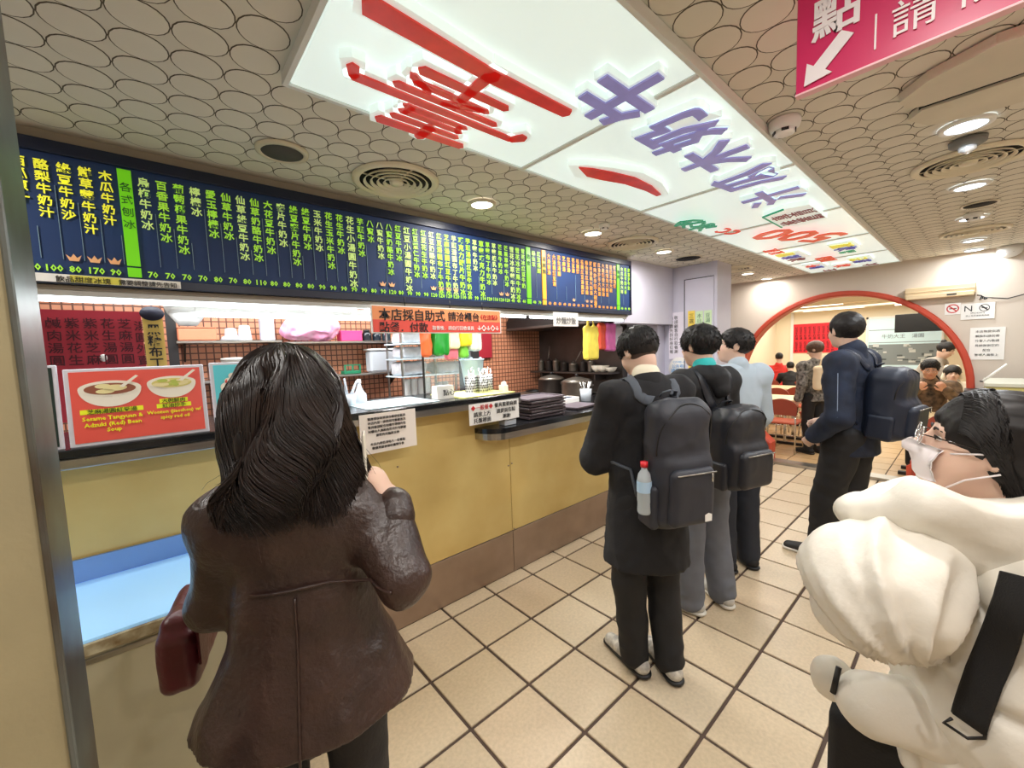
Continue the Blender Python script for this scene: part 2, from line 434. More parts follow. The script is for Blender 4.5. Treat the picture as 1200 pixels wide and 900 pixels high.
# far wall with the moon gate
GY, GZ, GR = 1.16, 1.13, 1.108
def gate_outline(r, base):
    pts = []
    a0 = math.asin(-min(0.83, GZ-0.22)/GR*(GR/r)) if False else None
    for k in range(61):
        a = R(-50) + (R(180+100))*k/60
        pts.append((GY+r*math.cos(a), GZ+r*math.sin(a)))
    return pts      # starts lower right (-50 deg => +Y side), goes over the top
arc = gate_outline(GR, 0)
jl = GY+GR*math.cos(R(-50)); jr = GY-GR*math.cos(R(-50))
q = MB(); t0, t1 = 6.40, 6.54
def wallquad(poly): q.prism(poly, 0, t1-t0, Matrix(((0, 0, 1, t0), (1, 0, 0, 0), (0, 1, 0, 0), (0, 0, 0, 1))))
top = [p for p in arc]
for k in range(60):
    (y1, z1), (y2, z2) = arc[k], arc[k+1]
    if y1 < y2: y1, z1, y2, z2 = y2, z2, y1, z1
    if abs(y1-y2) < 1e-6: continue
    if (z1+z2)/2 > GZ: wallquad([(y2, z2), (y1, z1), (y1, CZ), (y2, CZ)])
    elif True:
        ym = (y1+y2)/2
        if ym > GY: wallquad([(y2, z2 if z2 < z1 else z2), (y1, z1), (GY+GR, z1), (GY+GR, z2)])
        else: wallquad([(y2, z2), (y1, z1), (GY-GR, z1), (GY-GR, z2)][::-1])
zb = arc[0][1]
wallquad([(jl, 0), (GY+GR, 0), (GY+GR, zb), (jl, zb)]); wallquad([(GY-GR, 0), (jr, 0), (jr, zb), (GY-GR, zb)])
wallquad([(GY+GR, 0), (2.70, 0), (2.70, CZ), (GY+GR, CZ)]); wallquad([(-1.8, 0), (GY-GR, 0), (GY-GR, CZ), (-1.8, CZ)])
wf = q.build('wall_far', M_wall); wf['kind'] = 'structure'
# red rim of the gate
q = MB(); rim = [(jl, 0.0)]+arc+[(jr, 0.0)]
for k in range(len(rim)-1):
    for (x0, x1, di, do) in ((6.375, 6.565, -0.012, 0.035), (6.36, 6.385, 0.01, 0.05)):
        pass
L = len(rim); prof = [(6.37, 0.045), (6.358, 0.035), (6.358, 0.0), (6.372, -0.016), (6.56, -0.016), (6.56, 0.045), (6.40, 0.045)]
vs = []; fs = []
for k, (y, z) in enumerate(rim):
    a, b = rim[max(k-1, 0)], rim[min(k+1, L-1)]; ty, tz = b[0]-a[0], b[1]-a[1]; l = math.hypot(ty, tz); ny, nz = tz/l, -ty/l
    for (x, d) in prof: vs.append((x, y+ny*d, z+nz*d))
m = len(prof)
for k in range(L-1):
    for i in range(m): fs.append((k*m+i, k*m+(i+1) % m, (k+1)*m+(i+1) % m, (k+1)*m+i))
q.add(vs, fs, False); e = q.build('trim_1', M_red); e['kind'] = 'structure'
e = struct('trim_2', (6.36, 6.56, jr, jl, 0.0, 0.035), M_steel)   # steel door sill

# dining hall beyond the gate
M_htile = [mat('hall_tile', (204, 172, 128), 0.3, noise=0.12, nscale=8)]
fl = struct('floor_hall', (6.54, 14.1, -1.8, 4.6, -0.03, -0.006), M_grout)
q = MB()
for i in range(21):
    for j in range(18):
        x, y = 6.58+i*0.36, -1.75+j*0.35; q.box(x+.006, x+.354, y+.006, y+.344, -0.012, 0)
e = q.build('floor_tile', M_htile[0], fl); e['kind'] = 'stuff'
struct('ceiling_hall', (6.54, 14.1, -1.8, 4.6, 2.5, 2.54), M_white)
struct('wall_hall_back', (14.0, 14.1, -1.8, 4.6, 0, 2.5), M_cream)
struct('wall_hall_left', (6.54, 14.0, 4.0, 4.1, 0, 2.5), M_cream)
struct('wall_hall_right', (6.54, 14.0, -1.7, -1.6, 0, 2.5), M_cream)
struct('trim_3', (13.97, 14.0, 3.55, 3.62, 0, 2.5), M_white)
for n, x in enumerate((8.1, 10.2, 11.9)): struct('trim_%d' % (4+n), (x, x+0.22, -1.6, 4.0, 2.40, 2.5), M_cream)
M_tube = mat('fluorescent', (255, 250, 232), emit=5)
for i, (x, y) in enumerate(((8.9, 1.3), (9.6, -0.2), (10.9, 2.5), (11.1, 0.6), (12.6, 2.4), (12.9, 0.7))):
    lab = ['hall tube light just past the red gate', 'hall tube light on the right of the dining hall', 'hall tube light over the left tables', 'hall tube light beside the glass front', 'hall tube light nearest the red menu poster', 'hall tube light by the far window'][i]
    t = thing('ceiling_light', lab, 'light', (x, y, 2.5), group='tube lights in the dining hall')
    box('housing', (-.07, .07, -.62, .62, -.045, 0), M_white, t)
    MB().tube([(0, -.6, -.06), (0, .6, -.06)], 0.018, 8).build('tube', M_tube, t)

# kitchen shell
struct('wall_kitchen_back', (-1.8, 4.5, 4.2, 4.4, 0, CZ), MATS['mosaic'])
struct('wall_kitchen_end', (4.2, 4.4, 2.80, 4.2, 0, CZ), M_kwall)
struct('wall_kitchen_corner', (4.3, 4.5, 2.40, 2.80, 0, CZ), M_lilac)
struct('wall_header', (-1.8, 3.46, 2.24, 2.34, 1.985, CZ), mat('header_board', (170, 160, 146), 0.6))
struct('wall_header_right', (3.46, 4.42, 2.28, 2.40, 1.93, CZ), M_lilac)
# rounded corner column
q = MB(); poly = [(4.42, 2.16)]
c0 = (4.42+0.20, 2.16+0.0)
poly = [(4.72, 1.78), (4.72, 2.62), (4.40, 2.62), (4.30, 2.58)]
for k in range(9):
    a = R(100+80*k/8) if False else None
poly = [(4.42, 1.80), (4.78, 1.80), (4.78, 2.70), (4.60, 2.70)]
for k in range(11):
    t = k/10; a = R(90*t)
    poly.append((4.42+0.20*(1-math.sin(a)) if False else 4.42+0.19*(1-math.sin(a)), 2.16+0.42*math.cos(a)))
q.prism(poly, 0, CZ); e = q.build('wall_column', M_lilac); e['kind'] = 'structure'
box('door_panel', (4.405, 4.42, 1.83, 2.135, 0.05, 2.40), M_lilac, e)
q = MB(); q.box(4.402, 4.421, 2.135, 2.142, 0.05, 2.40); q.box(4.402, 4.421, 1.83, 2.142, 2.395, 2.402); q.build('door_gap', M_rubber, e)
# near pillar at the left with its steel corner strip
M_pil = mat('pillar_paint', (176, 164, 128), 0.7, noise=0.22, nscale=3, bump=0.1)
M_strip = mat('worn_steel_strip', (126, 138, 138), 0.35, metal=0.55, noise=0.4, nscale=5, ncol=(84, 70, 56))
pil = struct('wall_pillar', (-0.95, -0.139, 0.85, 0.985, 0, CZ), M_pil)
q = MB().bbox(-0.142, -0.134, 0.843, 0.988, 0, CZ, b=0.002); q.build('corner_strip', M_strip, pil)

# hanging bulkhead patch on the right
M_patch = mat('ceiling_patch', (222, 214, 196), 0.8, noise=0.15, nscale=3)
q = MB(); q.prism([(1.93, -0.6), (1.86, 0.0), (1.93, 0.14), (2.02, 0.215), (2.10, 0.20), (2.12, 0.16), (2.12, -0.6)], 2.512, CZ-0.006)
q.build('bulkhead', M_patch, ceil)['label'] = 'cream patched lump under the ceiling'
q = MB(); q.prism([(2.17, -0.6), (2.18, 0.17), (2.24, 0.21), (2.36, 0.16), (2.40, 0.05), (2.43, -0.6)], 2.522, CZ-0.006); q.build('bulkhead', M_patch, ceil)
q = MB(); q.prism([(2.12, -0.6), (2.12, 0.17), (2.20, 0.18), (2.20, -0.6)], 2.530, CZ-0.006); q.build('crack', M_dark, ceil)

# ================================================================== CEILING LIGHT BOX SIGN
M_lb = mat('backlit_acrylic', (228, 244, 240), 0.25, emit=1.0); M_lb2 = mat('backlit_relief', (236, 250, 246), 0.25, emit=1.0)
for mm in (M_lb, M_lb2): mm.node_tree.nodes['Principled BSDF'].inputs['Emission Strength'].default_value = 0.58 if mm is M_lb else 0.40
M_frame = mat('sign_frame', (226, 228, 224), 0.3)
M_cr = mat('red_film', (206, 44, 34), 0.3, emit=0.35, noise=0.35, nscale=14); M_cp = mat('violet_film', (150, 144, 206), 0.3, emit=0.3, noise=0.2, nscale=14)
M_cg = mat('green_film', (16, 150, 110), 0.3, emit=0.35); M_cm = mat('maroon_film', (120, 44, 60), 0.3, emit=0.3)
M_cy = mat('yellow_film', (226, 214, 60), 0.3, emit=0.4); M_cb = mat('blue_film', (60, 70, 170), 0.3, emit=0.3); M_co = mat('orange_red_film', (226, 70, 40), 0.3, emit=0.35)
lb = thing('light_box_sign', 'long glowing white ceiling light box with raised red and violet characters', 'sign', (LB[0], LB[2], CZ-0.005))
def lbb(name, x0, x1, y0, y1, z0, z1, m, bev=0): return box(name, (x0-LB[0], x1-LB[0], y0-LB[2], y1-LB[2], z0-CZ+.005, z1-CZ+.005), m, lb, bev)
ZF = CZ-0.035
lbb('frame_edge', LB[0], LB[1], LB[2]-.014, LB[2], ZF-.006, CZ-.006, M_frame); lbb('frame_edge', LB[0], LB[1], LB[3], LB[3]+.014, ZF-.006, CZ-.006, M_frame)
lbb('frame_edge', LB[0]-.014, LB[0], LB[2]-.014, LB[3]+.014, ZF-.006, CZ-.006, M_frame); lbb('frame_edge', LB[1], LB[1]+.014, LB[2]-.014, LB[3]+.014, ZF-.006, CZ-.006, M_frame)
seams = [LB[0], 1.306, 2.285, 3.26, 4.25, 5.2, LB[1]]
for a, b in zip(seams[:-1], seams[1:]): lbb('acrylic_panel', a+.004, b-.004, LB[2], LB[3], ZF, CZ-.008, M_lb, 0.004)
for a in seams[1:-1]: lbb('joint_strip', a-.012, a+.012, LB[2], LB[3], ZF-.008, ZF+.004, M_frame, 0.004)
def lbtext(txt, x, y, size, m, rot=0.0, bold=.03, plinth=True, sx=1.0, sy=1.0):
    r = Vector((-math.cos(rot), math.sin(rot), 0)); u = Vector((math.sin(rot), math.cos(rot), 0))
    M = frameM((x, y, ZF-.03), r, u) @ Matrix.Diagonal((sx, sy, 1, 1))
    o = text('raised_character', txt, M, size, m, lb, bold=bold, ext=.003, res=2)
    o['label'] = 'raised coloured character'
    if plinth:
        M2 = frameM((x, y, ZF-.013), r, u) @ Matrix.Diagonal((sx, sy, 1, 1))
        text('relief_plinth', txt, M2, size, M_lb2, lb, bold=bold+.022, ext=.012, res=1)
TAI = [((.14, .415), (.46, .425), .030), ((.30, .45), (.30, .365), .034), ((.19, .372), (.43, .378), .022), ((.20, .335), (.42, .338), .020), ((.21, .338), (.22, .305), .018), ((.41, .338), (.40, .305), .018), ((.20, .302), (.42, .305), .020),
       ((.02, .262), (.60, .268), .026), ((.02, .262), (-.01, .225), .034), ((.60, .268), (.615, .232), .026), ((.13, .222), (.49, .226), .022), ((.34, .222), (.22, .180), .022), ((.20, .178), (.45, .184), .022), ((.40, .20), (.47, .165), .020),
       ((.30, .178), (.30, .03), .030), ((.16, .125), (.46, .130), .026), ((-.02, .020), (.30, .032), .040), ((.28, .032), (.66, .016), .046)]
def bars(lst, x, y, sx, sy, g, z0, z1, m, nm, lab=None):
    q = MB()
    for (a, b, w_) in lst:
        ax, ay, bx, by = a[0]*sx, a[1]*sy, b[0]*sx, b[1]*sy; dx, dy = bx-ax, by-ay; l = math.hypot(dx, dy); dx, dy = dx/l, dy/l; hw = w_*.66+g; e = g
        P_ = [(ax-dx*e-dy*hw*.8, ay-dy*e+dx*hw*.8), (ax-dx*(e+.012), ay-dy*(e+.012)), (ax-dx*e+dy*hw*.8, ay-dy*e-dx*hw*.8), (bx+dx*e+dy*hw, by+dy*e-dx*hw), (bx+dx*(e+.014), by+dy*(e+.014)), (bx+dx*e-dy*hw, by+dy*e+dx*hw)]
        q.prism([(x-px-LB[0], y+py-LB[2]) for px, py in P_][::-1], z0-CZ+.005, z1-CZ+.005)
    q.f = [tuple(reversed(f)) for f in q.f]
    o = q.build(nm, m, lb); o['kind'] = 'stuff'; return o
bars(TAI, 1.08, 0.915, 1.0, 1.0, 0, ZF-.034, ZF-.028, M_cr, 'raised_character'); bars(TAI, 1.08, 0.915, 1.0, 1.0, .016, ZF-.026, ZF, M_lb2, 'relief_plinth')
# the single stroke character
q = MB(); st = [(0, 0), (.10, .035), (.18, .02), (.32, -.02), (.48, -.035), (.60, -.03), (.60, -.055), (.46, -.085), (.30, -.09), (.16, -.06), (.06, -.03)]
for (dz0, dz1, sc, mm, nm) in ((ZF-.034, ZF-.028, 1.0, M_cr, 'raised_character'), (ZF-.026, ZF, 1.15, M_lb2, 'relief_plinth')):
    q = MB(); q.prism([(2.05-(0.30+(x-.30)*sc)-LB[0], 1.175+(-.03+(y+.03)*sc*(1 if sc == 1 else 1.5))-LB[2]) for x, y in st][::-1], dz0-CZ+.005, dz1-CZ+.005)
    # mirrored so that the thick head lies at the near end
    for i, v in enumerate(q.v): q.v[i] = (3.5-v[0]-2*LB[0], v[1], v[2])
    q.f = [tuple(reversed(f)) for f in q.f]; q.build(nm, mm, lb)
for ch, x in zip('牛奶木瓜汁', (1.18, 1.53, 1.86, 2.23, 2.60)): lbtext(ch, x, 0.775, 0.275, M_cp, bold=.030, sx=1.0, sy=1.0)
q = MB(); hexo = [(2.93, .68), (2.90, .80), (2.96, .93), (3.34, .93), (3.40, .80), (3.36, .68)]
q.prism([(x-LB[0], y-LB[2]) for x, y in hexo][::-1], ZF-.03-CZ+.005, ZF-CZ+.005); q.build('relief_plinth', M_lb2, lb)
MB().tube([(x-LB[0], y-LB[2], ZF-.03-CZ+.005) for x, y in hexo[1:4]], .006, 6).build('outline', M_cg, lb)
for ch, x, y in (('專', 3.07, .85), ('賣', 3.07, .74), ('推', 3.25, .85), ('薦', 3.25, .74)): lbtext(ch, x, y, 0.13, M_cm, bold=.0, plinth=False)
lbtext('500', 3.72, 0.93, 0.36, M_co, rot=R(25), bold=.02, plinth=False, sx=1.35)
lbtext('cc', 3.13, 1.22, 0.22, M_co, rot=R(12), bold=.0, plinth=False, sx=1.1)
lbtext('冰沙', 2.76, 1.265, 0.17, M_cg, rot=0.1, bold=.03, plinth=False)
for ch, x, y, s, mm in (('夏', 4.45, .80, .16, M_cy), ('冰', 4.62, .80, .16, M_cb), ('品', 4.8, .82, .12, M_cg), ('雪', 4.42, 1.2, .15, M_cy), ('花', 4.6, 1.2, .15, M_cb), ('冰', 4.78, 1.2, .15, M_cm), ('湯', 4.95, 1.02, .14, M_co), ('圓', 5.1, 1.02, .14, M_co), ('芒', 5.35, .82, .15, M_cy), ('果', 5.52, .82, .15, M_cb), ('牛', 5.35, 1.2, .13, M_co), ('奶', 5.5, 1.2, .13, M_cb), ('冰', 5.65, 1.0, .15, M_co), ('大', 5.85, .8, .13, M_cm), ('王', 5.85, 1.15, .13, M_cm), ('紅', 4.1, 1.22, .12, M_co), ('豆', 4.25, 1.22, .12, M_co)): lbtext(ch, x, y, s, mm, bold=.02, plinth=False)
q = MB()
for (x, y, l) in ((4.55, .8, .34), (4.6, 1.18, .4), (5.45, .82, .3), (5.45, 1.2, .34), (5.75, 1.0, .3)): q.bbox(x-l/2-LB[0], x+l/2-LB[0], y-.09-LB[2], y+.09-LB[2], ZF-.022-CZ+.005, ZF-CZ+.005, b=.01)
q.build('relief_plinth', M_lb2, lb)['kind'] = 'stuff'

# ================================================================== CEILING FITTINGS
M_lampface = mat('lamp_face', (255, 250, 240), emit=6); M_lampcool = mat('lamp_face_cool', (225, 240, 255), emit=6)
M_trimring = mat('trim_ring', (214, 204, 180), 0.4)
def downlight(x, y, label, cool=False, grp=None):
    t = thing('downlight', label, 'light', (x, y, CZ-.004), group=grp)
    q = MB(); q.lathe([(.082, 0), (.080, -.010), (.062, -.012), (.060, -.006)], n=28, cap=False); q.build('rim', M_trimring if not cool else M_white, t)
    MB().cyl((0, 0, -.0085), .061, .004, 24).build('lamp_face', M_lampcool if cool else M_lampface, t)
    l = area('downlight_lamp', (x, y, CZ-.03), .11, .11, DOWN_W*(.6 if x > 6 else 1), (0.93, 0.97, 1.0) if cool else (1, .96, .91), 'DISK'); l.parent = None
dl = [(1.475, 'downlight over the counter just past the nearest round vent'), (2.50, 'second downlight along the menu board, beside the small detector'), (3.53, 'downlight past the second round vent over the menu board'), (4.50, 'downlight near the lilac column, beyond the dark ceiling hole'), (5.56, 'downlight just past the vent near the far wall, counter side'), (6.25, 'downlight hard against the far wall, counter side')]
for x, l in dl: downlight(x, 1.905, l)
dr = [(2.54, 'large downlight by the pink sign with a small lens under it'), (3.57, 'right-hand downlight just past the biggest round vent'), (4.55, 'flat bluish downlight before the far right vent'), (5.62, 'bright downlight overlapping the far right vent'), (6.25, 'right-hand downlight touching the far wall above the wall unit')]
for x, l in dr: downlight(x, 0.068, l, True)
for x, y, l in ((0.45, 0.06, 'added warm downlight straight above the viewer'), (-0.75, 1.9, 'added warm downlight beyond the left pillar'), (-0.7, 0.06, 'added warm downlight behind the viewer'), (1.5, 0.06, 'added warm downlight just past the pink sign, above the frame'), (0.6, -1.1, 'added warm downlight near the right wall beside the viewer'), (2.5, -1.1, 'added warm downlight near the right wall level with the bulkhead'), (4.4, -1.1, 'added warm downlight near the right wall before the cabinet')): downlight(x, y, l, False, 'added fill downlights outside the picture')  # unseen downlights, added to brighten the floor and room
M_vent = mat('vent_enamel', (232, 222, 196), 0.4); M_ventin = mat('vent_inside', (18, 17, 16), 0.8)
def vent(x, y, label, r=.205):
    t = thing('ceiling_vent', label, 'vent', (x, y, CZ-.004)); k = r/.205
    q = MB(); q.lathe([(.205*k, 0), (.203*k, -.012), (.185*k, -.018), (.170*k, -.010)], n=40, cap=False); q.build('outer_ring', M_vent, t)
    MB().cyl((0, 0, -.003), .175*k, .002, 36).build('duct', M_ventin, t)
    for i, rr_ in enumerate((.145, .115, .085, .055)):
        q = MB(); q.lathe([(rr_*k, -.006), ((rr_+.009)*k, -.017), ((rr_+.004)*k, -.018), ((rr_-.004)*k, -.006)], n=32, cap=False); q.build('cone_ring', M_vent, t)
    q = MB(); q.lathe([(.001, -.022), (.030*k, -.020), (.034*k, -.006)], n=24, cap=False); q.build('centre_cone', M_vent, t)
    q = MB(); q.box(-.17*k, .17*k, -.003, .003, -.008, -.004); q.box(-.003, .003, -.17*k, .17*k, -.008, -.004); q.build('spoke', M_vent, t)
vent(0.95, 1.90, 'nearest round slatted vent over the menu board'); vent(3.015, 1.90, 'second round vent over the far end of the menu board'); vent(5.08, 1.90, 'small-looking round vent near the lilac column and far wall')
vent(3.061, .067, 'large round vent on the right beyond the pink sign'); vent(5.16, .060, 'right-hand round vent nearest the far wall')
t = thing('ceiling_speaker', 'flat grey-meshed round speaker in the ceiling above the menu board', 'speaker', (0.455, 1.905, CZ-.004))
q = MB(); q.lathe([(.098, 0), (.096, -.010), (.078, -.012), (.076, -.004)], n=32, cap=False); q.build('rim', M_trimring, t)
MB().cyl((0, 0, -.008), .077, .004, 32).build('mesh_grille', mat('grille', (92, 88, 84), 0.7, bump=.6, bscale=900), t)
t = thing('ceiling_hole', 'dark open round recess in the ceiling between two downlights', 'vent', (4.018, 1.915, CZ-.004))
MB().lathe([(.13, 0), (.128, -.006), (.115, -.006)], n=28, cap=False).build('rim', M_trimring, t); MB().cyl((0, 0, -.004), .116, .002, 28).build('opening', M_dark, t)
t = thing('ceiling_hole', 'small dark recess in the ceiling between right-hand downlights', 'vent', (4.13, .03, CZ-.004))
MB().lathe([(.09, 0), (.088, -.006), (.075, -.006)], n=28, cap=False).build('rim', M_trimring, t); MB().cyl((0, 0, -.004), .076, .002, 28).build('opening', M_ventin, t)
def smoke(x, y, label, s=1.0):
    t = thing('smoke_detector', label, 'detector', (x, y, CZ-.004))
    q = MB(); q.lathe([(.052*s, 0), (.055*s, -.012*s), (.050*s, -.030*s), (.040*s, -.038*s)], n=28); q.build('base', M_white, t)
    q = MB(); q.lathe([(.036*s, -.038*s), (.034*s, -.050*s), (.022*s, -.055*s)], n=24); q.build('chamber', M_white, t)
    for a in (0.6, 1.9, 3.4, 5.2): MB().box(-.012*s, .012*s, -.002, .002, -.049*s, -.039*s, Matrix.Rotation(a, 4, 'Z') @ Matrix.Translation((0, .036*s, 0))).build('slot', M_rubber, t)
smoke(1.895, .525, 'round white smoke detector under the pink sign, beside the light box'); smoke(2.398, 1.731, 'small pale smoke detector between downlight and light box', .7)
smoke(4.4, .06, 'squat beige detector between right-hand downlights', .9)
t = thing('lens_fitting', 'small dark fitting with a clear lens hanging by the large downlight', 'camera', (2.74, .065, CZ-.004))
MB().lathe([(.06, 0), (.058, -.02), (.04, -.03)], n=24).build('base', mat('grey_fit', (120, 122, 120), .5), t)
MB().lathe([(.03, -.03), (.028, -.045), (.012, -.055)], n=20).build('lens', mat('clear_lens', (225, 230, 235), .05, metal=.6), t)
t = thing('security_camera', 'white dome camera in the corner where far wall meets ceiling', 'camera', (6.36, -.165, 2.50))
MB().lathe([(.085, .046), (.085, .0), (.075, -.03), (.045, -.055), (.01, -.065)], n=24).build('housing', M_white, t)
for dy in (-.02, .02): MB().cyl((-.066, dy, -.02), .010, .02, 12).build('eye', M_rubber, t)

# hanging pink sign
M_pink = mat('pink_sign_board', (206, 34, 96), 0.35); M_signw = mat('sign_white', (240, 232, 236), 0.4)
PXs = 1.15
t = thing('hanging_sign', 'pink hanging sign with white arrow and ordering text', 'sign', (PXs, 0.0, 2.258))
# board faces -X (towards the entrance), slightly turned
MB().bbox(0, .012, -.62, .298, .0, .215, b=.002).build('board', M_pink, t)
MB().bbox(-.006, .020, -.62, .300, .214, .234, b=.003).build('rail', M_white, t)
MB().box(-.004, .016, -.62, .298, -.004, .0).build('edge_strip', mat('sign_edge', (240, 190, 200), .4), t)
for y in (.27, -.3): MB().box(0, .012, y-.012, y+.012, .234, .288).build('hanger', M_white, t)
def ptxt(s, y, z, size, **k): return text('lettering', s, frameM((PXs-.003, y, 2.258+z), (0, -1, 0), (0, 0, 1)), size, M_signw, t, **k)
ptxt('點', .226, .136, .088, bold=.02); ptxt('餐', .110, .146, .088, bold=.02)
for i_, c_ in enumerate('請依序排隊'): ptxt(c_, .105-.085*i_, .082-.02, .070, bold=.0)
q = MB(); A = [(0, 0), (.005, .055), (.018, .042), (.068, .098), (.090, .078), (.040, .022), (.053, .008)]
q.prism([(x*.95, y*.84-.012) for x, y in A][::-1], 0, .002, frameM((-.003, .281, .022), (0, -1, 0), (0, 0, 1))); q.build('arrow', M_signw, t)
MB().box(-.003, 0, .160, .163, .025, .092).build('divider', M_signw, t)
# ================================================================== SERVICE COUNTER
ct = thing('service_counter', 'long yellow service counter with steel kick plate and black stepped top', 'counter', (1.9, 2.3, 0))
def cb(name, x0, x1, y0, y1, z0, z1, m, bev=0, par=None): return box(name, (x0-1.9, x1-1.9, y0-2.3, y1-2.3, z0, z1), m, par or ct, bev)
for x0, x1, z1 in ((-1.75, 1.947, 1.325), (1.951, 4.30, 1.09)):
    cb('front_panel', x0, min(x1, 4.295), 2.297, 2.33, .325, z1, M_yellow, .002); cb('kick_plate', x0, min(x1, 4.295), 2.292, 2.33, 0.0, .322, M_kick, .002)
cb('carcass', -1.75, 1.94, 2.33, 2.74, 0.02, 1.32, mat('carcass_grey', (150, 146, 140), .6)); cb('carcass', 1.94, 4.19, 2.33, 2.74, 0.02, 1.085, MATS['carcass_grey'])
cb('edge_band', -1.75, 1.95, 2.15, 2.76, 1.325, 1.364, M_steel, .004); cb('upper_top', -1.75, 1.95, 2.148, 2.76, 1.365, 1.398, M_black, .005)
def lowpoly(g):
    p = [(4.295, 2.12-g), (1.80, 2.12-g)]
    for k in range(9):
        a = R(90*k/8); p.append((1.80-(.165+g)*math.sin(a), 2.285-(.165+g)*math.cos(a)))
    p += [(1.635-g, 2.294), (1.955, 2.294), (1.955, 2.78), (4.19, 2.78), (4.19, 2.39), (4.295, 2.39)]
    return [(x-1.9, y-2.3) for x, y in p][::-1]
q = MB().prism(lowpoly(0), 1.09, 1.134); q.build('edge_band', M_steel, ct)
q = MB().prism(lowpoly(.003), 1.135, 1.17); q.build('lower_top', M_black, ct)
for z in (.835, .322): MB().cyl((0, 0, 0), .006, .004, 10, frameM((1.965-1.9, 2.297-2.3, z+.012), (1, 0, 0), (0, 0, 1))).build('rivet', M_kick, ct); MB().cyl((0, 0, 0), .006, .004, 10, frameM((1.93-1.9, 2.297-2.3, z+.002), (1, 0, 0), (0, 0, 1))).build('rivet', M_kick, ct)
MB().cyl((0, 0, 0), .006, .004, 10, frameM((1.05-1.9, 2.297-2.3, 1.02), (1, 0, 0), (0, 0, 1))).build('rivet', M_kick, ct)

# low ice chest with the pale blue top at the lower left
ch = thing('low_chest', 'low cream chest with bright pale blue top in front of the counter', 'chest', (-.2, 2.04, 0))
def hb(name, x0, x1, y0, y1, z0, z1, m, bev=0): return box(name, (x0+.2, x1+.2, y0-2.04, y1-2.04, z0, z1), m, ch, bev)
M_blue = mat('pale_blue_plastic', (160, 212, 255), .3, emit=.35); M_blue_cast = mat('blue_cast_light', (128, 166, 226), .35)
M_chest = mat('cream_laminate', (204, 198, 170), .5, noise=.08)
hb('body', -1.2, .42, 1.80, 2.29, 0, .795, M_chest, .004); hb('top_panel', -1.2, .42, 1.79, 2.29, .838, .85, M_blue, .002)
hb('edge_trim', -1.21, .425, 1.782, 2.29, .797, .838, mat('stained_marble', (206, 198, 168), .4, noise=.6, nscale=22, ncol=(120, 92, 50)), .003)
hb('front_rail', -1.2, .42, 1.790, 1.800, .765, .785, M_steel, .003); hb('blue_cast_strip', -1.2, .42, 2.280, 2.291, .852, .945, M_blue_cast, .002)  # blue strip paints the light the chest top casts on the counter face

# ================================================================== MENU BOARD
BX0, BX1, BZ0, BZ1, BY = -.40, 3.465, 2.0, 2.505, 2.20
mb = thing('menu_board', 'long dark blue menu board with glowing green and yellow columns of dishes', 'sign', (1.5, BY, 2.0))
M_navy = mat('navy_board', (16, 44, 92), .55, noise=.5, nscale=3, ncol=(18, 56, 108), emit=0)
M_navyf = mat('navy_frame', (14, 24, 52), .35); M_sep = mat('separator', (120, 150, 170), .4)
def bb(name, x0, x1, y0, y1, z0, z1, m, bev=0): return box(name, (x0-1.5, x1-1.5, y0-BY, y1-BY, z0-2, z1-2), m, mb, bev)
bb('backing', BX0, BX1, BY+.01, BY+.05, BZ0, BZ1, M_navy)
for b in ((BX0, BX1, BZ0, BZ0+.035), (BX0, BX1, BZ1-.045, BZ1), (BX1-.02, BX1, BZ0, BZ1), (BX0, BX0+.02, BZ0, BZ1)): bb('frame', b[0], b[1], BY-.002, BY+.05, b[2], b[3], M_navyf, .002)
M_ty = mat('menu_yellow', (236, 234, 60), .4, emit=.5); M_tg = mat('menu_green', (160, 220, 60), .4, emit=.42); M_tw = mat('menu_white_green', (196, 224, 130), .4, emit=.42)
M_to = mat('menu_orange', (240, 160, 70), .4, emit=.45); M_bg = mat('banner_green', (110, 205, 20), .4, emit=.4); M_bo = mat('banner_orange', (240, 170, 50), .4, emit=.42); M_bt = mat('banner_text', (20, 90, 40), .5)
cols = '西瓜原汁,酪梨牛奶汁,綠豆牛奶沙,鮮草莓牛奶汁,木瓜牛奶汁,*各式刨冰,烏梅牛奶冰,百香果牛奶冰,葡萄椰果牛奶冰,檸檬冰,愛玉檸檬冰,仙草牛奶冰,仙草綠豆牛奶冰,仙草奶酪牛奶冰,大花豆牛奶冰,麥片牛奶冰,綠豆麥片牛奶冰,綠豆牛奶冰,玉米牛奶冰,花生玉米牛奶冰,花生牛奶冰,花生小湯圓牛奶冰,芋頭牛奶冰,八寶冰,八寶牛奶冰,八寶奶酪牛奶冰,紅豆牛奶冰,紅豆小湯圓牛奶冰,紅豆薏仁牛奶冰,紅豆花生牛奶冰,紅豆奶酪牛奶冰,紅豆湯圓布丁牛奶冰,芝麻湯圓紅豆牛奶冰,芋頭湯圓布丁牛奶冰,巧克力碎片牛奶冰,芋頭湯圓紅豆牛奶冰,草莓牛奶冰,草莓巧克力牛奶冰,草莓布丁牛奶冰,草莓煉乳牛奶冰,芒果牛奶冰,芒果草莓牛奶冰,雪花冰草莓牛奶冰,雪花冰芒果牛奶冰,雪花冰紅豆牛奶,*熱食,燒仙草,紅豆湯圓,#湯圓類,大湯圓湯,大湯圓紅豆湯,花生湯圓,芝麻湯,紅豆湯,花豆湯,桂圓粥,桂圓紅豆湯圓粥,燒仙草紅豆湯圓,鮮肉湯圓大碗湯,鮮肉抄手麵大碗湯,紅油抄手大碗湯,大腸麵線大碗湯,菜肉餛飩大碗湯,酸辣湯餃大碗,鮮肉餛飩麵,*飲料,木瓜牛奶大杯,西瓜牛奶大杯,綠豆沙牛奶'.split(',')
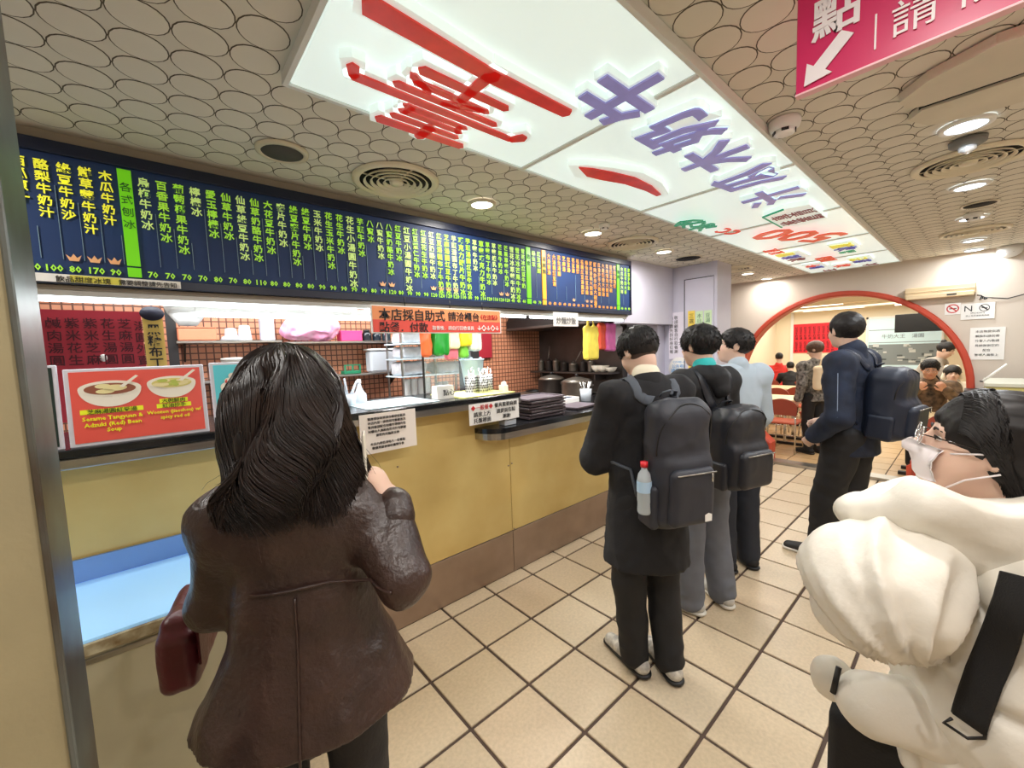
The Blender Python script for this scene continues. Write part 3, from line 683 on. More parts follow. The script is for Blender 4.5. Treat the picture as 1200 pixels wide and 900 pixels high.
price = '100 100 80 170 90 - 70 70 70 70 80 70 80 110 80 80 80 80 90 90 90 90 90 80 90 120 80 90 90 90 120 120 120 120 110 80 90 110 120 110 120 120 40 40 40 - 40 70 - 60 60 60 60 60 60 60 70 70 70 70 80 80 80 80 60 - 40 40 40'.split()
def onboard(x, z, d=.004): return frameM((x, BY+.01-d, z), (1, 0, 0), (0, 0, 1))
for i, (s, pr) in enumerate(zip(cols, price)):
    x = -.3074+.0539*i+max(0, i-48)*.0036
    if s[0] in '*#':
        e = bb('banner', x-.020, x+.020, BY+.004, BY+.010, 2.085, 2.452, M_bg if s[0] == '*' else M_bo); bb('banner', x-.020, x+.020, BY+.004, BY+.010, 2.042, 2.078, M_bg if s[0] == '*' else M_bo)
        text('lettering', s[1:], onboard(x, 2.40, .008), .036, M_bt, mb, vert=True, pitch=1.3, res=1); continue
    m = M_ty if i < 5 else (M_to if 48 < i < 65 else (M_tg if i % 3 else M_tw))
    n = len(s); sz = .0375 if n <= 7 else .34/n
    text('lettering', s, onboard(x, 2.432, .004), sz, m, mb, vert=True, bold=.02, pitch=1.1, res=1)
    text('price', pr, onboard(x, 2.056, .004), .032, M_to if 48 < i < 65 else M_tg, mb, bold=.02, res=1)
    if i % 2 == 0 or i < 22: bb('divider', x+.026, x+.028, BY+.007, BY+.010, 2.09, 2.2+.05*((i*7) % 4), M_sep)
# crowns and bowls printed small above the prices
M_bowlp = mat('print_bowl', (226, 170, 120), .5, emit=.2)
for i in (2, 3, 4, 24, 25, 30, 31, 32, 33, 40, 41, 54, 57, 58):
    x = -.3074+.0539*i+max(0, i-48)*.0036
    q = MB().prism([(-.020, .014), (-.012, -.008), (.012, -.008), (.020, .014), (.008, .004), (0, .018), (-.008, .004)][::-1], 0, .001, frameM((x-1.5, .006, 2.094-2), (1, 0, 0), (0, 0, 1))); q.build('crown_print', M_bowlp, mb)
M_paper = mat('paper_white', (238, 236, 232), .7); M_ink = mat('ink_black', (30, 28, 30), .7); M_inkr = mat('ink_red', (196, 40, 44), .7); M_papery = mat('paper_yellow', (226, 218, 90), .7)
bb('paper_strip', -.30, .10, BY-.004, BY-.002, 2.005, 2.034, M_paper); bb('paper_strip', -.215, -.08, BY-.005, BY-.004, 2.006, 2.033, M_papery)
text('lettering', '飲品甜度冰塊', frameM((-.18, BY-.0055, 2.017), (1, 0, 0), (0, 0, 1)), .024, M_ink, mb, res=1); text('lettering', '需要調整請先告知', frameM((0.0, BY-.0055, 2.017), (1, 0, 0), (0, 0, 1)), .022, M_ink, mb, res=1)

# fluorescent battens
M_tubek = mat('counter_tube', (240, 252, 255), emit=5)
t = thing('batten_light', 'long white fluorescent batten directly under the menu board', 'light', (1.5, 2.27, 1.985))
box('housing', (-1.9, 1.95, -.022, .03, -.022, 0), M_white, t, .003)
for k in range(3): MB().tube([(-1.88+k*1.28, 0, -.033), (-.65+k*1.28, 0, -.033)], .010, 8).build('tube', M_tubek, t)
t = thing('batten_light', 'second white batten set lower behind, from white dish lamp to orange sign', 'light', (.75, 2.40, 1.95))
box('housing', (-.6, .65, -.02, .02, -.018, .02), M_white, t, .003); MB().tube([(-.6, 0, -.03), (.65, 0, -.03)], .012, 8).build('tube', M_tubek, t)
t = thing('dish_lamp', 'white conical dish lamp hanging under the left battens', 'lamp', (.125, 2.46, 1.90))
MB().lathe([(.02, -.03), (.035, -.028), (.075, .03), (.085, .06), (.080, .06)], n=28).build('shade', M_white, t); MB().cyl((0, 0, .05), .02, .035, 12).build('stem', M_chrome, t)

# ================================================================== SIGNS AND NOTICES AT THE COUNTER
M_os = mat('sign_orange', (240, 152, 100), .45); M_rs = mat('sign_red', (232, 84, 72), .45)
t = thing('hanging_sign', 'orange and red self-service sign hanging below the menu board', 'sign', (1.335, 2.15, 1.82))
box('board', (-.452, .452, 0, .006, 0, .153), M_paper, t); box('upper_field', (-.444, .444, -.0015, 0, .074, .147), M_os, t); box('lower_field', (-.444, .444, -.0015, 0, .006, .074), M_rs, t)
for x in (-.25, .05, .3): MB().tube([(x, .003, .153), (x, .003, .20)], .003, 6).build('hook', M_rubber, t)
def st(s, x, z, size, m, **k): return text('lettering', s, frameM((1.335+x, 2.147, 1.82+z), (1, 0, 0), (0, 0, 1)), size, m, t, **k)
st('本店採自助式', -.20, .103, .070, M_ink, bold=.012); st('請洽櫃台', .15, .103, .060, M_ink, bold=.012); st('《在這點》', .35, .105, .036, M_inkr); st('點餐．付款', -.26, .034, .060, M_ink, bold=.012); st('取餐後．請自行回收餐具', .07, .032, .028, M_paper); st('↓◇↓◇↓', .34, .034, .040, M_paper, bold=.02)
t = thing('paper_sign', 'small white paper sign hanging from the batten past the orange sign', 'sign', (2.515, 2.2, 1.88)); box('sheet', (-.15, .15, 0, .002, 0, .11), M_paper, t); text('lettering', '炒麵炒飯', frameM((2.515, 2.197, 1.925), (1, 0, 0), (0, 0, 1)), .06, mat('ink_grey', (120, 118, 118), .7), t)
def sheet(name, label, cat, x0, x1, z0, z1, y, lines, m=M_paper, rot=0.0):
    t = thing(name, label, cat, ((x0+x1)/2, y, z0)); t.rotation_euler = (0, rot, 0)
    box('sheet', (-(x1-x0)/2, (x1-x0)/2, 0, .002, 0, z1-z0), m, t); bpy.context.view_layer.update()
    for (s, dx, dz, size, mm) in lines:
        M = world_of(t) @ frameM((dx, -.0025, dz), (1, 0, 0), (0, 0, 1)); text('lettering', s, M, size, mm, t, res=1)
    return t
L = ['響應環保政策請自備環保餐具', '本店內用一律使用可重複清洗', '餐具敬請配合如需外帶請先告', '知櫃台人員將為您另外包裝謝', '謝您的光臨與支持', '', '本店內用低消每人一份餐點', '敬請見諒並請勿攜帶外食']
sheet('notice_sheet', 'white paper notice with small print taped below the counter edge by the woman\'s hand', 'notice', .78, 1.108, 1.168, 1.385, 2.143, [(s, -.01, .19-.023*i, .017, M_ink) for i, s in enumerate(L) if s], mat('paper_warm', (240, 230, 222), .7))
sheet('notice_sheet', 'white sign with bold black print and red heading on the counter edge', 'notice', 1.485, 1.915, 1.225, 1.362, 2.140, [('◆一般餐◆', -.11, .110, .036, M_inkr), ('請放上方', -.11, .066, .036, M_ink), ('托盤裡面', -.11, .025, .036, M_ink), ('餐具需要麻煩', .095, .110, .034, M_ink), ('請提前告知', .095, .068, .034, M_ink), ('謝謝!', .10, .028, .032, M_ink)])
# two framed dish pictures leaning on the counter edge
def poster(label, x0, x1, z0, z1, bgc, second=False):
    t = thing('picture_stand', label, 'picture', ((x0+x1)/2, 2.175, z0)); t.rotation_euler = (R(-6), 0, 0); W, H = x1-x0, z1-z0
    box('frame', (-W/2, W/2, 0, .012, 0, H), mat('frame_pale', (214, 214, 226), .35), t, .003); box('print', (-W/2+.014, W/2-.014, -.0015, 0, .014, H-.012), mat('print_'+label[:6], bgc, .4), t)
    bpy.context.view_layer.update(); q0 = world_of(t)
    def el(cx, cz, rx, rz, m, y, name='print_shape', a0=0, a1=360):
        pts = [(cx+rx*math.cos(R(a0+(a1-a0)*k/28)), cz+rz*math.sin(R(a0+(a1-a0)*k/28))) for k in range(29 if a1-a0 < 360 else 28)]
        MB().prism(pts, 0, .0008, frameM((0, y, 0), (1, 0, 0), (0, 0, 1))).build(name, m, t)
    PW, PC = mat('print_white', (246, 240, 226), .4), mat('print_cream', (240, 228, 170), .4)
    def bowl(cx, cz, r, soup):
        el(cx, cz, r, r*.80, PW, -.0024, 'bowl_print', 180, 360); el(cx, cz, r, r*.34, PW, -.0034, 'bowl_print'); el(cx, cz-.002, r*.82, r*.25, soup, -.0044, 'soup_print')
    def lt(s, x, z, size, m, bold=.01): text('lettering', s, q0 @ frameM((x, -.0046, z), (1, 0, 0), (0, 0, 1)), size, m, t, bold=bold, res=1)
    YG = mat('print_yellow', (236, 240, 40), .4, emit=.1); DK = mat('print_dark_green', (60, 80, 10), .5)
    if not second:
        bowl(-.085, .213, .088, mat('print_soup', (150, 88, 66), .4)); el(-.105, .222, .022, .009, PC, -.0052, 'dumpling_print'); el(-.072, .214, .034, .012, PC, -.0056, 'dumpling_print'); el(-.100, .202, .026, .009, PC, -.0056, 'dumpling_print')
        bowl(.098, .222, .078, mat('print_broth', (226, 214, 130), .4))
        rq = random.Random(5)
        for k in range(12): el(.098+rq.uniform(-.05, .05), .221+rq.uniform(-.011, .011), rq.uniform(.010, .020), rq.uniform(.004, .007), PC if k % 3 else mat('print_leek', (186, 200, 90), .4), -.0052-.0002*k, 'wonton_print')
        for (x, z) in ((-.05, .226), (.130, .238)): MB().prism([(x-.010, z-.008), (x+.040, z+.034), (x+.048, z+.030), (x+.002, z-.012)][::-1], 0, .0008, frameM((0, -.008, 0), (1, 0, 0), (0, 0, 1))).build('spoon_print', PW, t)
        for x, z, w_, h_ in ((-.085, .128, .175, .018), (.098, .148, .09, .017), (.098, .128, .11, .017)): MB().box(x-w_/2, x+w_/2, -.0022, -.0015, z-h_/2, z+h_/2).build('text_band', YG, t)
        lt('芝麻湯圓紅豆湯', -.085, .128, .020, DK); lt('Sesame Tangyuan &', -.085, .102, .021, YG, .02); lt('Adzuki (Red) Bean', -.085, .078, .021, YG, .02); lt('Soup', -.085, .056, .021, YG, .02)
        lt('大碗鮮肉', .098, .148, .019, DK); lt('紅油抄手', .098, .128, .019, DK); lt('Wonton (jiaoshou) w/', .098, .104, .019, YG, .02); lt('spicy red oil', .098, .082, .019, YG, .02)
    else:
        bowl(-.09, .19, .092, mat('print_pinkice', (232, 150, 130), .4)); rq = random.Random(9)
        for k in range(26): el(-.09+rq.uniform(-.062, .062), .198+rq.uniform(-.014, .045), .015, .013, PW if k % 4 else mat('print_straw', (226, 70, 60), .4), -.0050-.0001*k, 'ball_print')
        for x, z in ((-.12, .098), (-.12, .074)): MB().box(x-.05, x+.06, -.0022, -.0015, z-.010, z+.010).build('text_band', YG, t)
        lt('草莓湯圓', -.12, .098, .019, DK); lt('牛奶冰', -.12, .074, .019, DK)
    box('foot', (-W/2+.03, W/2-.03, .004, .05, -.001, .004), M_rubber, t)
    return t
poster('framed red picture of sesame dumpling soup and wonton bowls on the counter', -.265, .148, 1.398, 1.69, (236, 92, 80))
poster('cyan framed picture of a bowl of pink and white balls, half hidden by the woman', .168, .60, 1.398, 1.695, (90, 210, 226), True)
t = thing('picture_stand', 'dark narrow framed picture mostly hidden behind the left pillar', 'picture', (-.47, 2.175, 1.398)); t.rotation_euler = (R(-6), 0, 0)
box('frame', (-.18, .192, 0, .012, 0, .31), MATS['frame_pale'], t, .003); box('print', (-.165, .180, -.0015, 0, .012, .30), mat('print_darkgreen', (28, 48, 44), .4), t)

# hanging red menu with yellow strip inside the kitchen
t = thing('menu_poster', 'dark red hand-written soup dumpling menu hanging behind the left counter', 'poster', (-.24, 3.2, 1.40))
M_redp = mat('red_paper', (178, 42, 60), .6); box('sheet', (-.60, .190, 0, .006, 0, .60), M_redp, t)
for i, s in enumerate(('鹹肉湯圓', '紫米花生', '紫米芝麻', '花生湯圓', '芝麻湯圓', '湯圓外賣')): text('lettering', s, frameM((-.395+.068*i, 3.196, 1.955-.012*(i == 5)), (1, 0, 0), (0, 0, 1)), .060, mat('ink_dred', (80, 20, 34), .7), t, vert=True, pitch=1.1, bold=.01)
MB().lathe([(.016, 0), (.016, .001)], n=20, sy=1.3, M=frameM((.018, -.002, .34), (1, 0, 0), (0, 0, 1))).build('sticker', M_paper, t)
t = thing('menu_strip', 'narrow yellow vertical menu strip with black brush characters', 'poster', (0.0, 3.19, 1.40))
box('sheet', (-.045, .045, 0, .006, 0, .60), mat('ochre_paper', (216, 186, 96), .6), t); text('lettering', '黑糖布丁牛奶', frameM((0, 3.186, 1.925), (1, 0, 0), (0, 0, 1)), .064, M_ink, t, vert=True, pitch=1.02, bold=.02)
MB().lathe([(.055, 0), (.055, .004)], n=28, sy=.75, M=frameM((0, -.001, .59), (1, 0, 0), (0, 0, 1))).build('dark_emblem', mat('emblem_navy', (34, 36, 56), .5), t)
t = thing('shelf_post', 'dark upright post beside the yellow menu strip', 'post', (.10, 4.0, 0)); box('pole', (-.03, .03, -.02, .02, 0, 2.2), M_rubber, t); box('base_plate', (-.05, .05, -.04, .04, 0, .02), M_rubber, t)

# ================================================================== KITCHEN BACK WALL SHELVES
def shelf(label, x0, x1, z, y0=3.92, m=None):
    t = thing('wall_shelf', label, 'shelf', ((x0+x1)/2, 4.06, z)); w_ = (x1-x0)/2
    box('board', (-w_, w_, y0-4.06, .138, -.02, 0), m or M_steel, t, .003)
    for sx in (-w_+.05, w_-.05): MB().prism([(-.10, -.02), (.137, -.02), (.137, -.16)], -.006, .006, Matrix(((0, 0, 1, sx), (1, 0, 0, 0), (0, 1, 0, 0), (0, 0, 0, 1)))).build('bracket', M_rubber, t)
    return t
shelf('steel wall shelf behind the left pictures with an orange box', .12, .82, 1.86); shelf('upper wall shelf left of the mosaic corner with pink box and dark jars', .84, 1.93, 1.845); shelf('lower wall shelf with white plastic bin and green basket', 1.15, 1.93, 1.53)
t = thing('food_box', 'orange-brown carton on the left kitchen shelf', 'box', (.25, 4.0, 1.861)); box('carton', (-.12, .12, -.07, .07, 0, .10), mat('carton', (206, 124, 92), .6), t, .008); box('flap', (-.12, .12, -.075, .0, .098, .104), MATS['carton'], t)
t = thing('plastic_cups', 'clear plastic cups stacked upside down on the left kitchen shelf', 'cups', (.52, 4.0, 1.861))
M_clear = mat('cloudy_plastic', (214, 220, 228), .2, alpha=.75)
for i, (x, s) in enumerate(((-.05, .8), (.045, 1.0))): MB().lathe([(.05, 0), (.05, .01), (.038, .12*s), (.030, .125*s)], (x, 0, 0), 20).build('cup', M_clear, t)
MB().lathe([(.07, 0), (.055, .03), (.02, .045), (.004, .046)], (-.06, -.02, .0), 20).build('lid', M_clear, t)
t = thing('paper_roll', 'pale blue upright carton standing on the left kitchen shelf', 'box', (.73, 4.02, 1.861)); box('carton', (-.05, .05, -.04, .04, 0, .17), mat('pale_blue', (206, 214, 236), .5), t, .004); box('lid', (-.052, .052, -.042, .042, .165, .18), MATS['pale_blue'], t)
t = thing('storage_tub', 'grey white round tub below the left kitchen shelf', 'tub', (.47, 3.95, 1.55)); MB().lathe([(.07, 0), (.085, .14), (.09, .14), (.09, .155), (.01, .16)], n=24).build('tub', mat('tub_grey', (196, 194, 188), .5), t); MB().lathe([(.092, .15), (.09, .17), (.02, .175)], n=24).build('lid', MATS['tub_grey'], t)
shelf('low steel shelf carrying the grey tub', .15, .80, 1.548)
M_pinkb = mat('pink_film', (240, 150, 196), .35, alpha=.85, noise=.3, nscale=12, ncol=(250, 214, 232))
t = thing('plastic_bag', 'big pink translucent plastic bag bundle on the upper shelf', 'bag', (1.07, 3.98, 1.846))
solid('bag', [ell((0, 0, .10), (.25, .10, .10)), ell((-.08, 0, .14), (.16, .09, .09)), ell((.1, -.02, .13), (.15, .1, .08))], .012, M_pinkb, t, folds(.02, (9, 9, 9), .5)); MB().tube([(-.2, 0, .2), (-.1, -.02, .24), (.05, 0, .22)], .012, 6).build('knot', M_pinkb, t)
t = thing('food_box', 'bright pink box on the upper shelf beside the pink bag', 'box', (1.42, 4.0, 1.846)); box('carton', (-.10, .10, -.06, .06, 0, .09), mat('magenta_box', (226, 60, 120), .5), t, .005); box('lid', (-.102, .102, -.062, .062, .08, .098), MATS['magenta_box'], t)
for i, (x, hh, cc, lb_) in enumerate(((1.58, .09, (30, 34, 40), 'squat black jar on the upper shelf beside the pink box'), (1.68, .08, (24, 34, 44), 'wider black jar on the upper shelf, second from the pink box'), (1.78, .10, (40, 52, 60), 'dark jar nearest the yellow bottle on the upper shelf'))):
    t = thing('jar', lb_, 'jar', (x, 3.98, 1.846), group='dark jars on the upper shelf'); MB().lathe([(.042, 0), (.045, .01), (.045, hh-.02), (.034, hh)], n=18).build('body', mat('jar%d' % i, cc, .2), t); MB().cyl((0, 0, hh), .034, .018, 18).build('lid', M_rubber, t)
t = thing('squeeze_bottle', 'small yellow bottle at the right end of the upper shelf', 'bottle', (1.87, 3.96, 1.846)); MB().lathe([(.024, 0), (.026, .07), (.012, .09), (.008, .12)], n=16).build('body', mat('mustard', (226, 206, 90), .4), t); MB().cyl((0, 0, .12), .009, .015, 10).build('cap', M_inkr, t)
t = thing('plastic_bin', 'translucent white plastic bin on the lower wall shelf', 'bin', (1.72, 3.99, 1.531)); q = MB(); q.bbox(-.14, .14, -.07, .07, 0, .22, b=.02); q.build('bin', M_clear, t); box('lid', (-.15, .15, -.08, .08, .218, .236), M_white, t, .004)
t = thing('basket', 'little dark green basket on the lower wall shelf', 'basket', (1.40, 3.97, 1.531)); M_green = mat('basket_green', (30, 120, 84), .5)
box('tray', (-.08, .08, -.05, .05, 0, .03), M_green, t, .004)
for x in (-.07, 0, .07): box('rib', (x-.008, x+.008, -.052, -.046, .03, .085), M_green, t)
box('rim', (-.08, .08, -.054, -.044, .08, .09), M_green, t)
t = thing('spray_bottle', 'cloudy white bottle behind the counter beside the woman\'s hair', 'bottle', (.955, 2.58, 1.399)); MB().lathe([(.038, 0), (.042, .02), (.040, .06), (.026, .075), (.014, .105), (.010, .13)], n=20).build('body', M_clear, t); MB().lathe([(.013, .13), (.011, .155)], n=12).build('cap', M_white, t)
t = thing('cutlery_cup', 'tangle of clear wrapped cutlery half hidden by the woman\'s hair', 'cutlery', (.86, 2.52, 1.399)); MB().lathe([(.04, 0), (.05, .07), (.048, .07)], n=16).build('cup', M_clear, t)
for k in range(9): MB().tube([(0.01*math.cos(k), .01*math.sin(k), .02), (.06*math.cos(k*2.1), .05*math.sin(k*2.1), .15+.01*(k % 3))], .005, 5).build('fork', M_clear, t)
# rack of white bundles
t = thing('storage_rack', 'open steel rack loaded with white packets past the mosaic wall', 'rack', (2.0, 3.55, 0)); M_shelfb = mat('rack_blue_white', (206, 222, 230), .4)
for x in (-.34, .0, .42):
    for y in (-.14, .16): box('upright', (x-.008, x+.008, y-.008, y+.008, 0, 2.1), M_steel, t)
for z in (1.20, 1.50, 1.66, 1.80, 1.96): box('rack_shelf', (-.36, .44, -.16, .18, z-.012, z), M_shelfb, t, .002)
M_wrap = mat('wrapped_white', (222, 224, 230), .4, noise=.25, nscale=18)
for i, (x, z, w_, h_) in enumerate(((-.20, 1.501, .13, .12), (.2, 1.501, .16, .10), (-.17, 1.661, .14, .10), (.22, 1.661, .17, .11), (-.18, 1.801, .13, .11), (.2, 1.801, .17, .12), (-.05, 1.961, .25, .08))):
    lab = ['white wrapped packet low on the rack beside the glass post', 'wide pale packet low on the rack', 'crinkled white packet at middle height on the rack', 'broad pale blue packet at middle height', 'white packet under the top rack shelf', 'broad white packet under the top rack shelf', 'flat white sheet stack on top of the rack'][i]
    e = solid('wrapped_packet', [rbx((0, 0, h_/2+.004), (w_, .12, h_/2), .03)], .014, M_wrap, None, folds(.012, (14, 14, 20), .4, seed=i)); e.location = (2.0+x, 3.55, z); tag(e, lab, 'packet', 'white packets on the rack')
for r_, x in enumerate((1.72, 1.79, 1.86, 1.93)):
    e = MB().lathe([(.030, 0)]+[(.030+.004*(k % 2), .012*k) for k in range(1, 22)]+[(.03, .27)], n=16).build('cup_stack', mat('cup_white', (224, 226, 226), .4), None)
    e.location = (x, 3.46, 1.201); tag(e, ['stack of white cups at the left end of the rack', 'second stack of white cups from the rack\'s left end', 'third stack of white cups on the rack', 'stack of white cups touching the thin glass post'][r_], 'cups', 'stacks of cups on the rack')
for r_, x in enumerate((2.06, 2.13)):
    e = MB().lathe([(.028, 0), (.034, .2), (.03, .22)], n=16).build('cup_stack', M_clear, None); e.location = (x, 3.46, 1.201); tag(e, ['cloudy clear cups right of the thin glass post', 'farther stack of cloudy cups right of the glass post'][r_], 'cups', 'stacks of cups on the rack')
t = thing('glass_partition', 'glass pane with thin dark edge post standing on the counter', 'partition', (1.51, 2.74, 1.399)); box('post', (-.012, .0, -.006, .006, 0, .57), M_rubber, t); box('pane', (.002, .43, -.003, .003, .01, .50), mat('clear_glass', (220, 235, 235), .02, alpha=.14), t)
t = thing('cabinet_post', 'dark grey square post right of the rack', 'post', (2.12, 3.02, 0)); box('pole', (-.075, .075, -.06, .06, 0, 1.85), mat('post_grey', (58, 54, 58), .5), t, .004); box('foot', (-.09, .09, -.07, .07, 0, .05), M_rubber, t)
t = thing('banner', 'narrow dark red banner on the mosaic wall near the hood', 'banner', (3.17, 4.16, 1.62)); box('cloth', (-.12, .12, 0, .008, 0, .50), mat('banner_red', (160, 24, 44), .7), t); MB().tube([(-.13, 0, .5), (.13, 0, .5)], .008, 6).build('rod', M_rubber, t)
# plastic shopping bags on a line
def hangbag(x, y, zt, w_, h_, rgb, label, nm='plastic_bag', th=.03):
    e = solid(nm, [rbx((0, 0, -h_*.62), (w_/2, th, h_*.38), .02, k=.03), cap((-w_*.3, 0, -h_*.32), (-w_*.12, 0, -.01), .014, .010, k=.03, n=(0, 1, 0), s=.7), cap((w_*.3, 0, -h_*.32), (w_*.12, 0, -.01), .014, .010, k=.03, n=(0, 1, 0), s=.7)], .007, mat('bag_%d_%d_%d' % rgb, rgb, .4, noise=.15, nscale=16), None, folds(.008, (26, 26, 5), .3, seed=x*9))
    e.location = (x, y, zt); tag(e, label, 'bag', 'plastic bags hanging in the kitchen opening')
t = thing('bag_rail', 'thin dark rail behind the orange sign holding carrier bags', 'rail', (1.68, 2.62, 1.955)); MB().tube([(-.32, 0, 0), (.32, 0, 0)], .005, 6).build('rod', M_rubber, t); MB().tube([(-.32, 0, 0), (-.32, 0, .03)], .004, 6).build('bracket', M_rubber, t); MB().tube([(.32, 0, 0), (.32, 0, .03)], .004, 6).build('bracket', M_rubber, t)
hangbag(1.47, 2.62, 1.95, .07, .27, (232, 104, 50), 'orange carrier bag, leftmost hanging under the orange sign'); hangbag(1.575, 2.60, 1.95, .12, .265, (24, 140, 40), 'dark green carrier bag hanging under the orange sign')
hangbag(1.695, 2.62, 1.95, .11, .22, (248, 232, 190), 'cream carrier bag hanging between green and yellow bags'); hangbag(1.70, 2.66, 1.88, .11, .23, (236, 120, 140), 'pink bag hanging low behind the cream bag')
hangbag(1.80, 2.60, 1.95, .10, .20, (248, 220, 40), 'bright yellow carrier bag above the light green one'); hangbag(1.805, 2.64, 1.88, .07, .22, (130, 210, 70), 'light green bag hanging below the yellow bag'); hangbag(1.895, 2.62, 1.95, .11, .24, (238, 234, 216), 'white printed carrier bag, rightmost of the hanging row')
hangbag(3.37, 2.62, 2.02, .20, .44, (250, 226, 90), 'big yellow bag hanging by the dark hood'); hangbag(3.60, 2.66, 2.02, .10, .34, (240, 90, 60), 'orange red bag behind the big yellow bag'); hangbag(3.72, 2.64, 2.04, .16, .38, (240, 120, 190), 'pink bag hanging beside the big yellow bag'); hangbag(3.93, 2.68, 2.00, .12, .30, (226, 224, 230), 'pale bag hanging at the right end by the column')
t = thing('bag_rail', 'thin wire line holding the yellow and pink bags', 'rail', (3.6, 2.64, 2.045)); MB().tube([(-.45, 0, .0), (0, 0, -.008), (.45, 0, 0)], .004, 6).build('rod', M_rubber, t); MB().tube([(.45, 0, 0), (.45, 0, .05)], .004, 5).build('hook', M_rubber, t)
# things on the upper counter
def pers(label, x, y, r, h, seed):
    t = thing('utensil_cup', label, 'utensil holder', (x, y, 1.399), group='perforated cutlery cups')
    MB().lathe([(r*.96, 0), (r, .004), (r, h), (r*.94, h), (r*.93, .01)], n=22).build('cup', mat('cup_steel', (206, 206, 204), .28, metal=.7), t)
    q = MB()
    for a in range(14):
        for k in range(6): q.box(-.004, .004, -.001, .002, -.005, .005, Matrix.Rotation(2*math.pi*(a+.5*(k % 2))/14, 4, 'Z') @ Matrix.Translation((0, r, .018+k*.019)))
    e = q.build('perforation', M_rubber, t); e['kind'] = 'stuff'
    rq = random.Random(seed)
    for k in range(7):
        a = rq.uniform(0, 6.28); rr_ = rq.uniform(.2, .8)*r; MB().tube([(rr_*math.cos(a)*.5, rr_*math.sin(a)*.5, .02), (rr_*math.cos(a)*1.3, rr_*math.sin(a)*1.3, h+rq.uniform(.02, .06))], .0035, 5, .005).build('chopstick' if k % 2 else 'spoon_handle', M_chrome, t)
pers('perforated steel cutlery cup, left one of three', 1.705, 2.42, .040, .13, 1); pers('perforated steel cutlery cup, middle one of three', 1.795, 2.40, .040, .13, 2); pers('perforated steel cutlery cup, right one of three', 1.872, 2.43, .036, .13, 3)
t = thing('flared_bucket', 'pale blue flared bucket behind the cutlery cups', 'bucket', (1.895, 2.66, 1.399)); M_pb = mat('bucket_blue', (196, 222, 236), .4)
q = MB(); q.lathe([(.060, 0), (.070, .06), (.095, .235), (.102, .24), (.098, .245), (.088, .235), (.06, .02)], n=28); q.build('bucket', M_pb, t)
for k in range(6): MB().lathe([(.010, 0), (.012, .012), (.004, .018)], (.085*math.cos(k), .085*math.sin(k), .24), 8).build('rim_bead', M_pb, t)
t = thing('napkin_box', 'small white napkin dispenser beside the cutlery cups', 'box', (1.925, 2.31, 1.399)); box('body', (-.025, .02, -.03, .03, 0, .05), M_white, t, .004); solid('tissue', [ell((0, 0, .055), (.018, .022, .02))], .005, M_paper, t, folds(.004, (60, 60, 60)))
t = thing('tent_sign', 'white tent card with two characters on the counter', 'sign', (1.42, 2.34, 1.399)); q = MB().prism([(-.04, 0), (.04, 0), (.03, .085), (-.03, .085)], -.065, .065, Matrix(((0, 0, 1, 0), (1, 0, 0, 0), (0, 1, 0, 0), (0, 0, 0, 1)))); q.build('card', M_paper, t); text('lettering', '點心', frameM((1.44, 2.296, 1.44), (1, 0, 0), (0, .12, 1)), .045, M_ink, t)
t = thing('paper_mat', 'yellow tray mat lying on the counter by the cutlery cups', 'mat', (1.70, 2.40, 1.399)); box('mat', (-.22, .24, -.20, .22, 0, .004), mat('mat_yellow', (240, 232, 130), .6), t, .001); box('print', (-.18, .0, -.17, .12, .004, .005), M_paper, t)
t = thing('paper_mat', 'pale blue printed sheets lying on the counter left of the tent card', 'mat', (1.12, 2.40, 1.399)); box('mat', (-.26, .20, -.18, .22, 0, .003), mat('sheet_blue', (210, 232, 238), .3), t, .001)
for k in range(5): box('print', (-.22, .15, -.14+k*.06, -.12+k*.06, .003, .0036), mat('sheet_red', (222, 170, 160), .6), t)
# lower counter: trays
M_tray = mat('tray_brown', (70, 58, 62), .38); M_trayl = mat('tray_face', (104, 92, 100), .35)
for k in range(7):
    t = thing('serving_tray', ['bottom', 'second lowest', 'third lowest', 'middle', 'third highest', 'second highest', 'top'][k]+' brown serving tray of the stack on the lower counter', 'tray', (2.27+.006*(k % 3), 2.34-.005*(k % 2), 1.171+k*.023), .03*((k % 3)-1), 'stacked serving trays')
    q = MB(); q.bbox(-.19, .19, -.135, .135, 0, .012, b=.004)
    for b in ((-.20, .20, -.145, -.135), (-.20, .20, .135, .145), (-.20, -.19, -.135, .135), (.19, .20, -.135, .135)): q.bbox(b[0], b[1], b[2], b[3], .006, .021, b=.002)
    q.build('tray', M_tray if k < 6 else M_trayl, t); 
    if k == 6: box('liner', (-.17, .17, -.12, .12, .0121, .013), M_trayl, t)
t = thing('serving_tray', 'single brown tray lying near the pots on the lower counter', 'tray', (2.86, 2.40, 1.171), .1); q = MB(); q.bbox(-.19, .19, -.135, .135, 0, .012, b=.004); q.build('tray', M_trayl, t); MB().bbox(-.20, .20, -.145, -.135, .004, .020, b=.002).build('rim', M_tray, t); MB().bbox(-.20, -.19, -.145, .145, .004, .020, b=.002).build('rim', M_tray, t)
t = thing('metal_box', 'small clear and steel holder at the rounded end of the lower counter', 'box', (1.86, 2.21, 1.171)); box('body', (-.05, .06, -.035, .035, 0, .04), M_clear, t, .004); box('lid', (-.052, .062, -.037, .037, .04, .046), M_steel, t, .002)
t = thing('paper_stack', 'stack of white napkins and a dark card behind the single tray', 'paper', (3.0, 2.66, 1.171)); box('stack', (-.12, .12, -.08, .08, 0, .05), M_paper, t, .004); box('card', (-.07, .05, -.05, .0, .05, .056), mat('card_blue', (50, 60, 90), .5), t)
t = thing('utensil_tub', 'white tub bristling with ladles by the man\'s shoulder', 'utensil holder', (3.22, 2.58, 1.171)); MB().lathe([(.05, 0), (.06, .12), (.056, .12)], n=20).build('tub', M_clear, t)
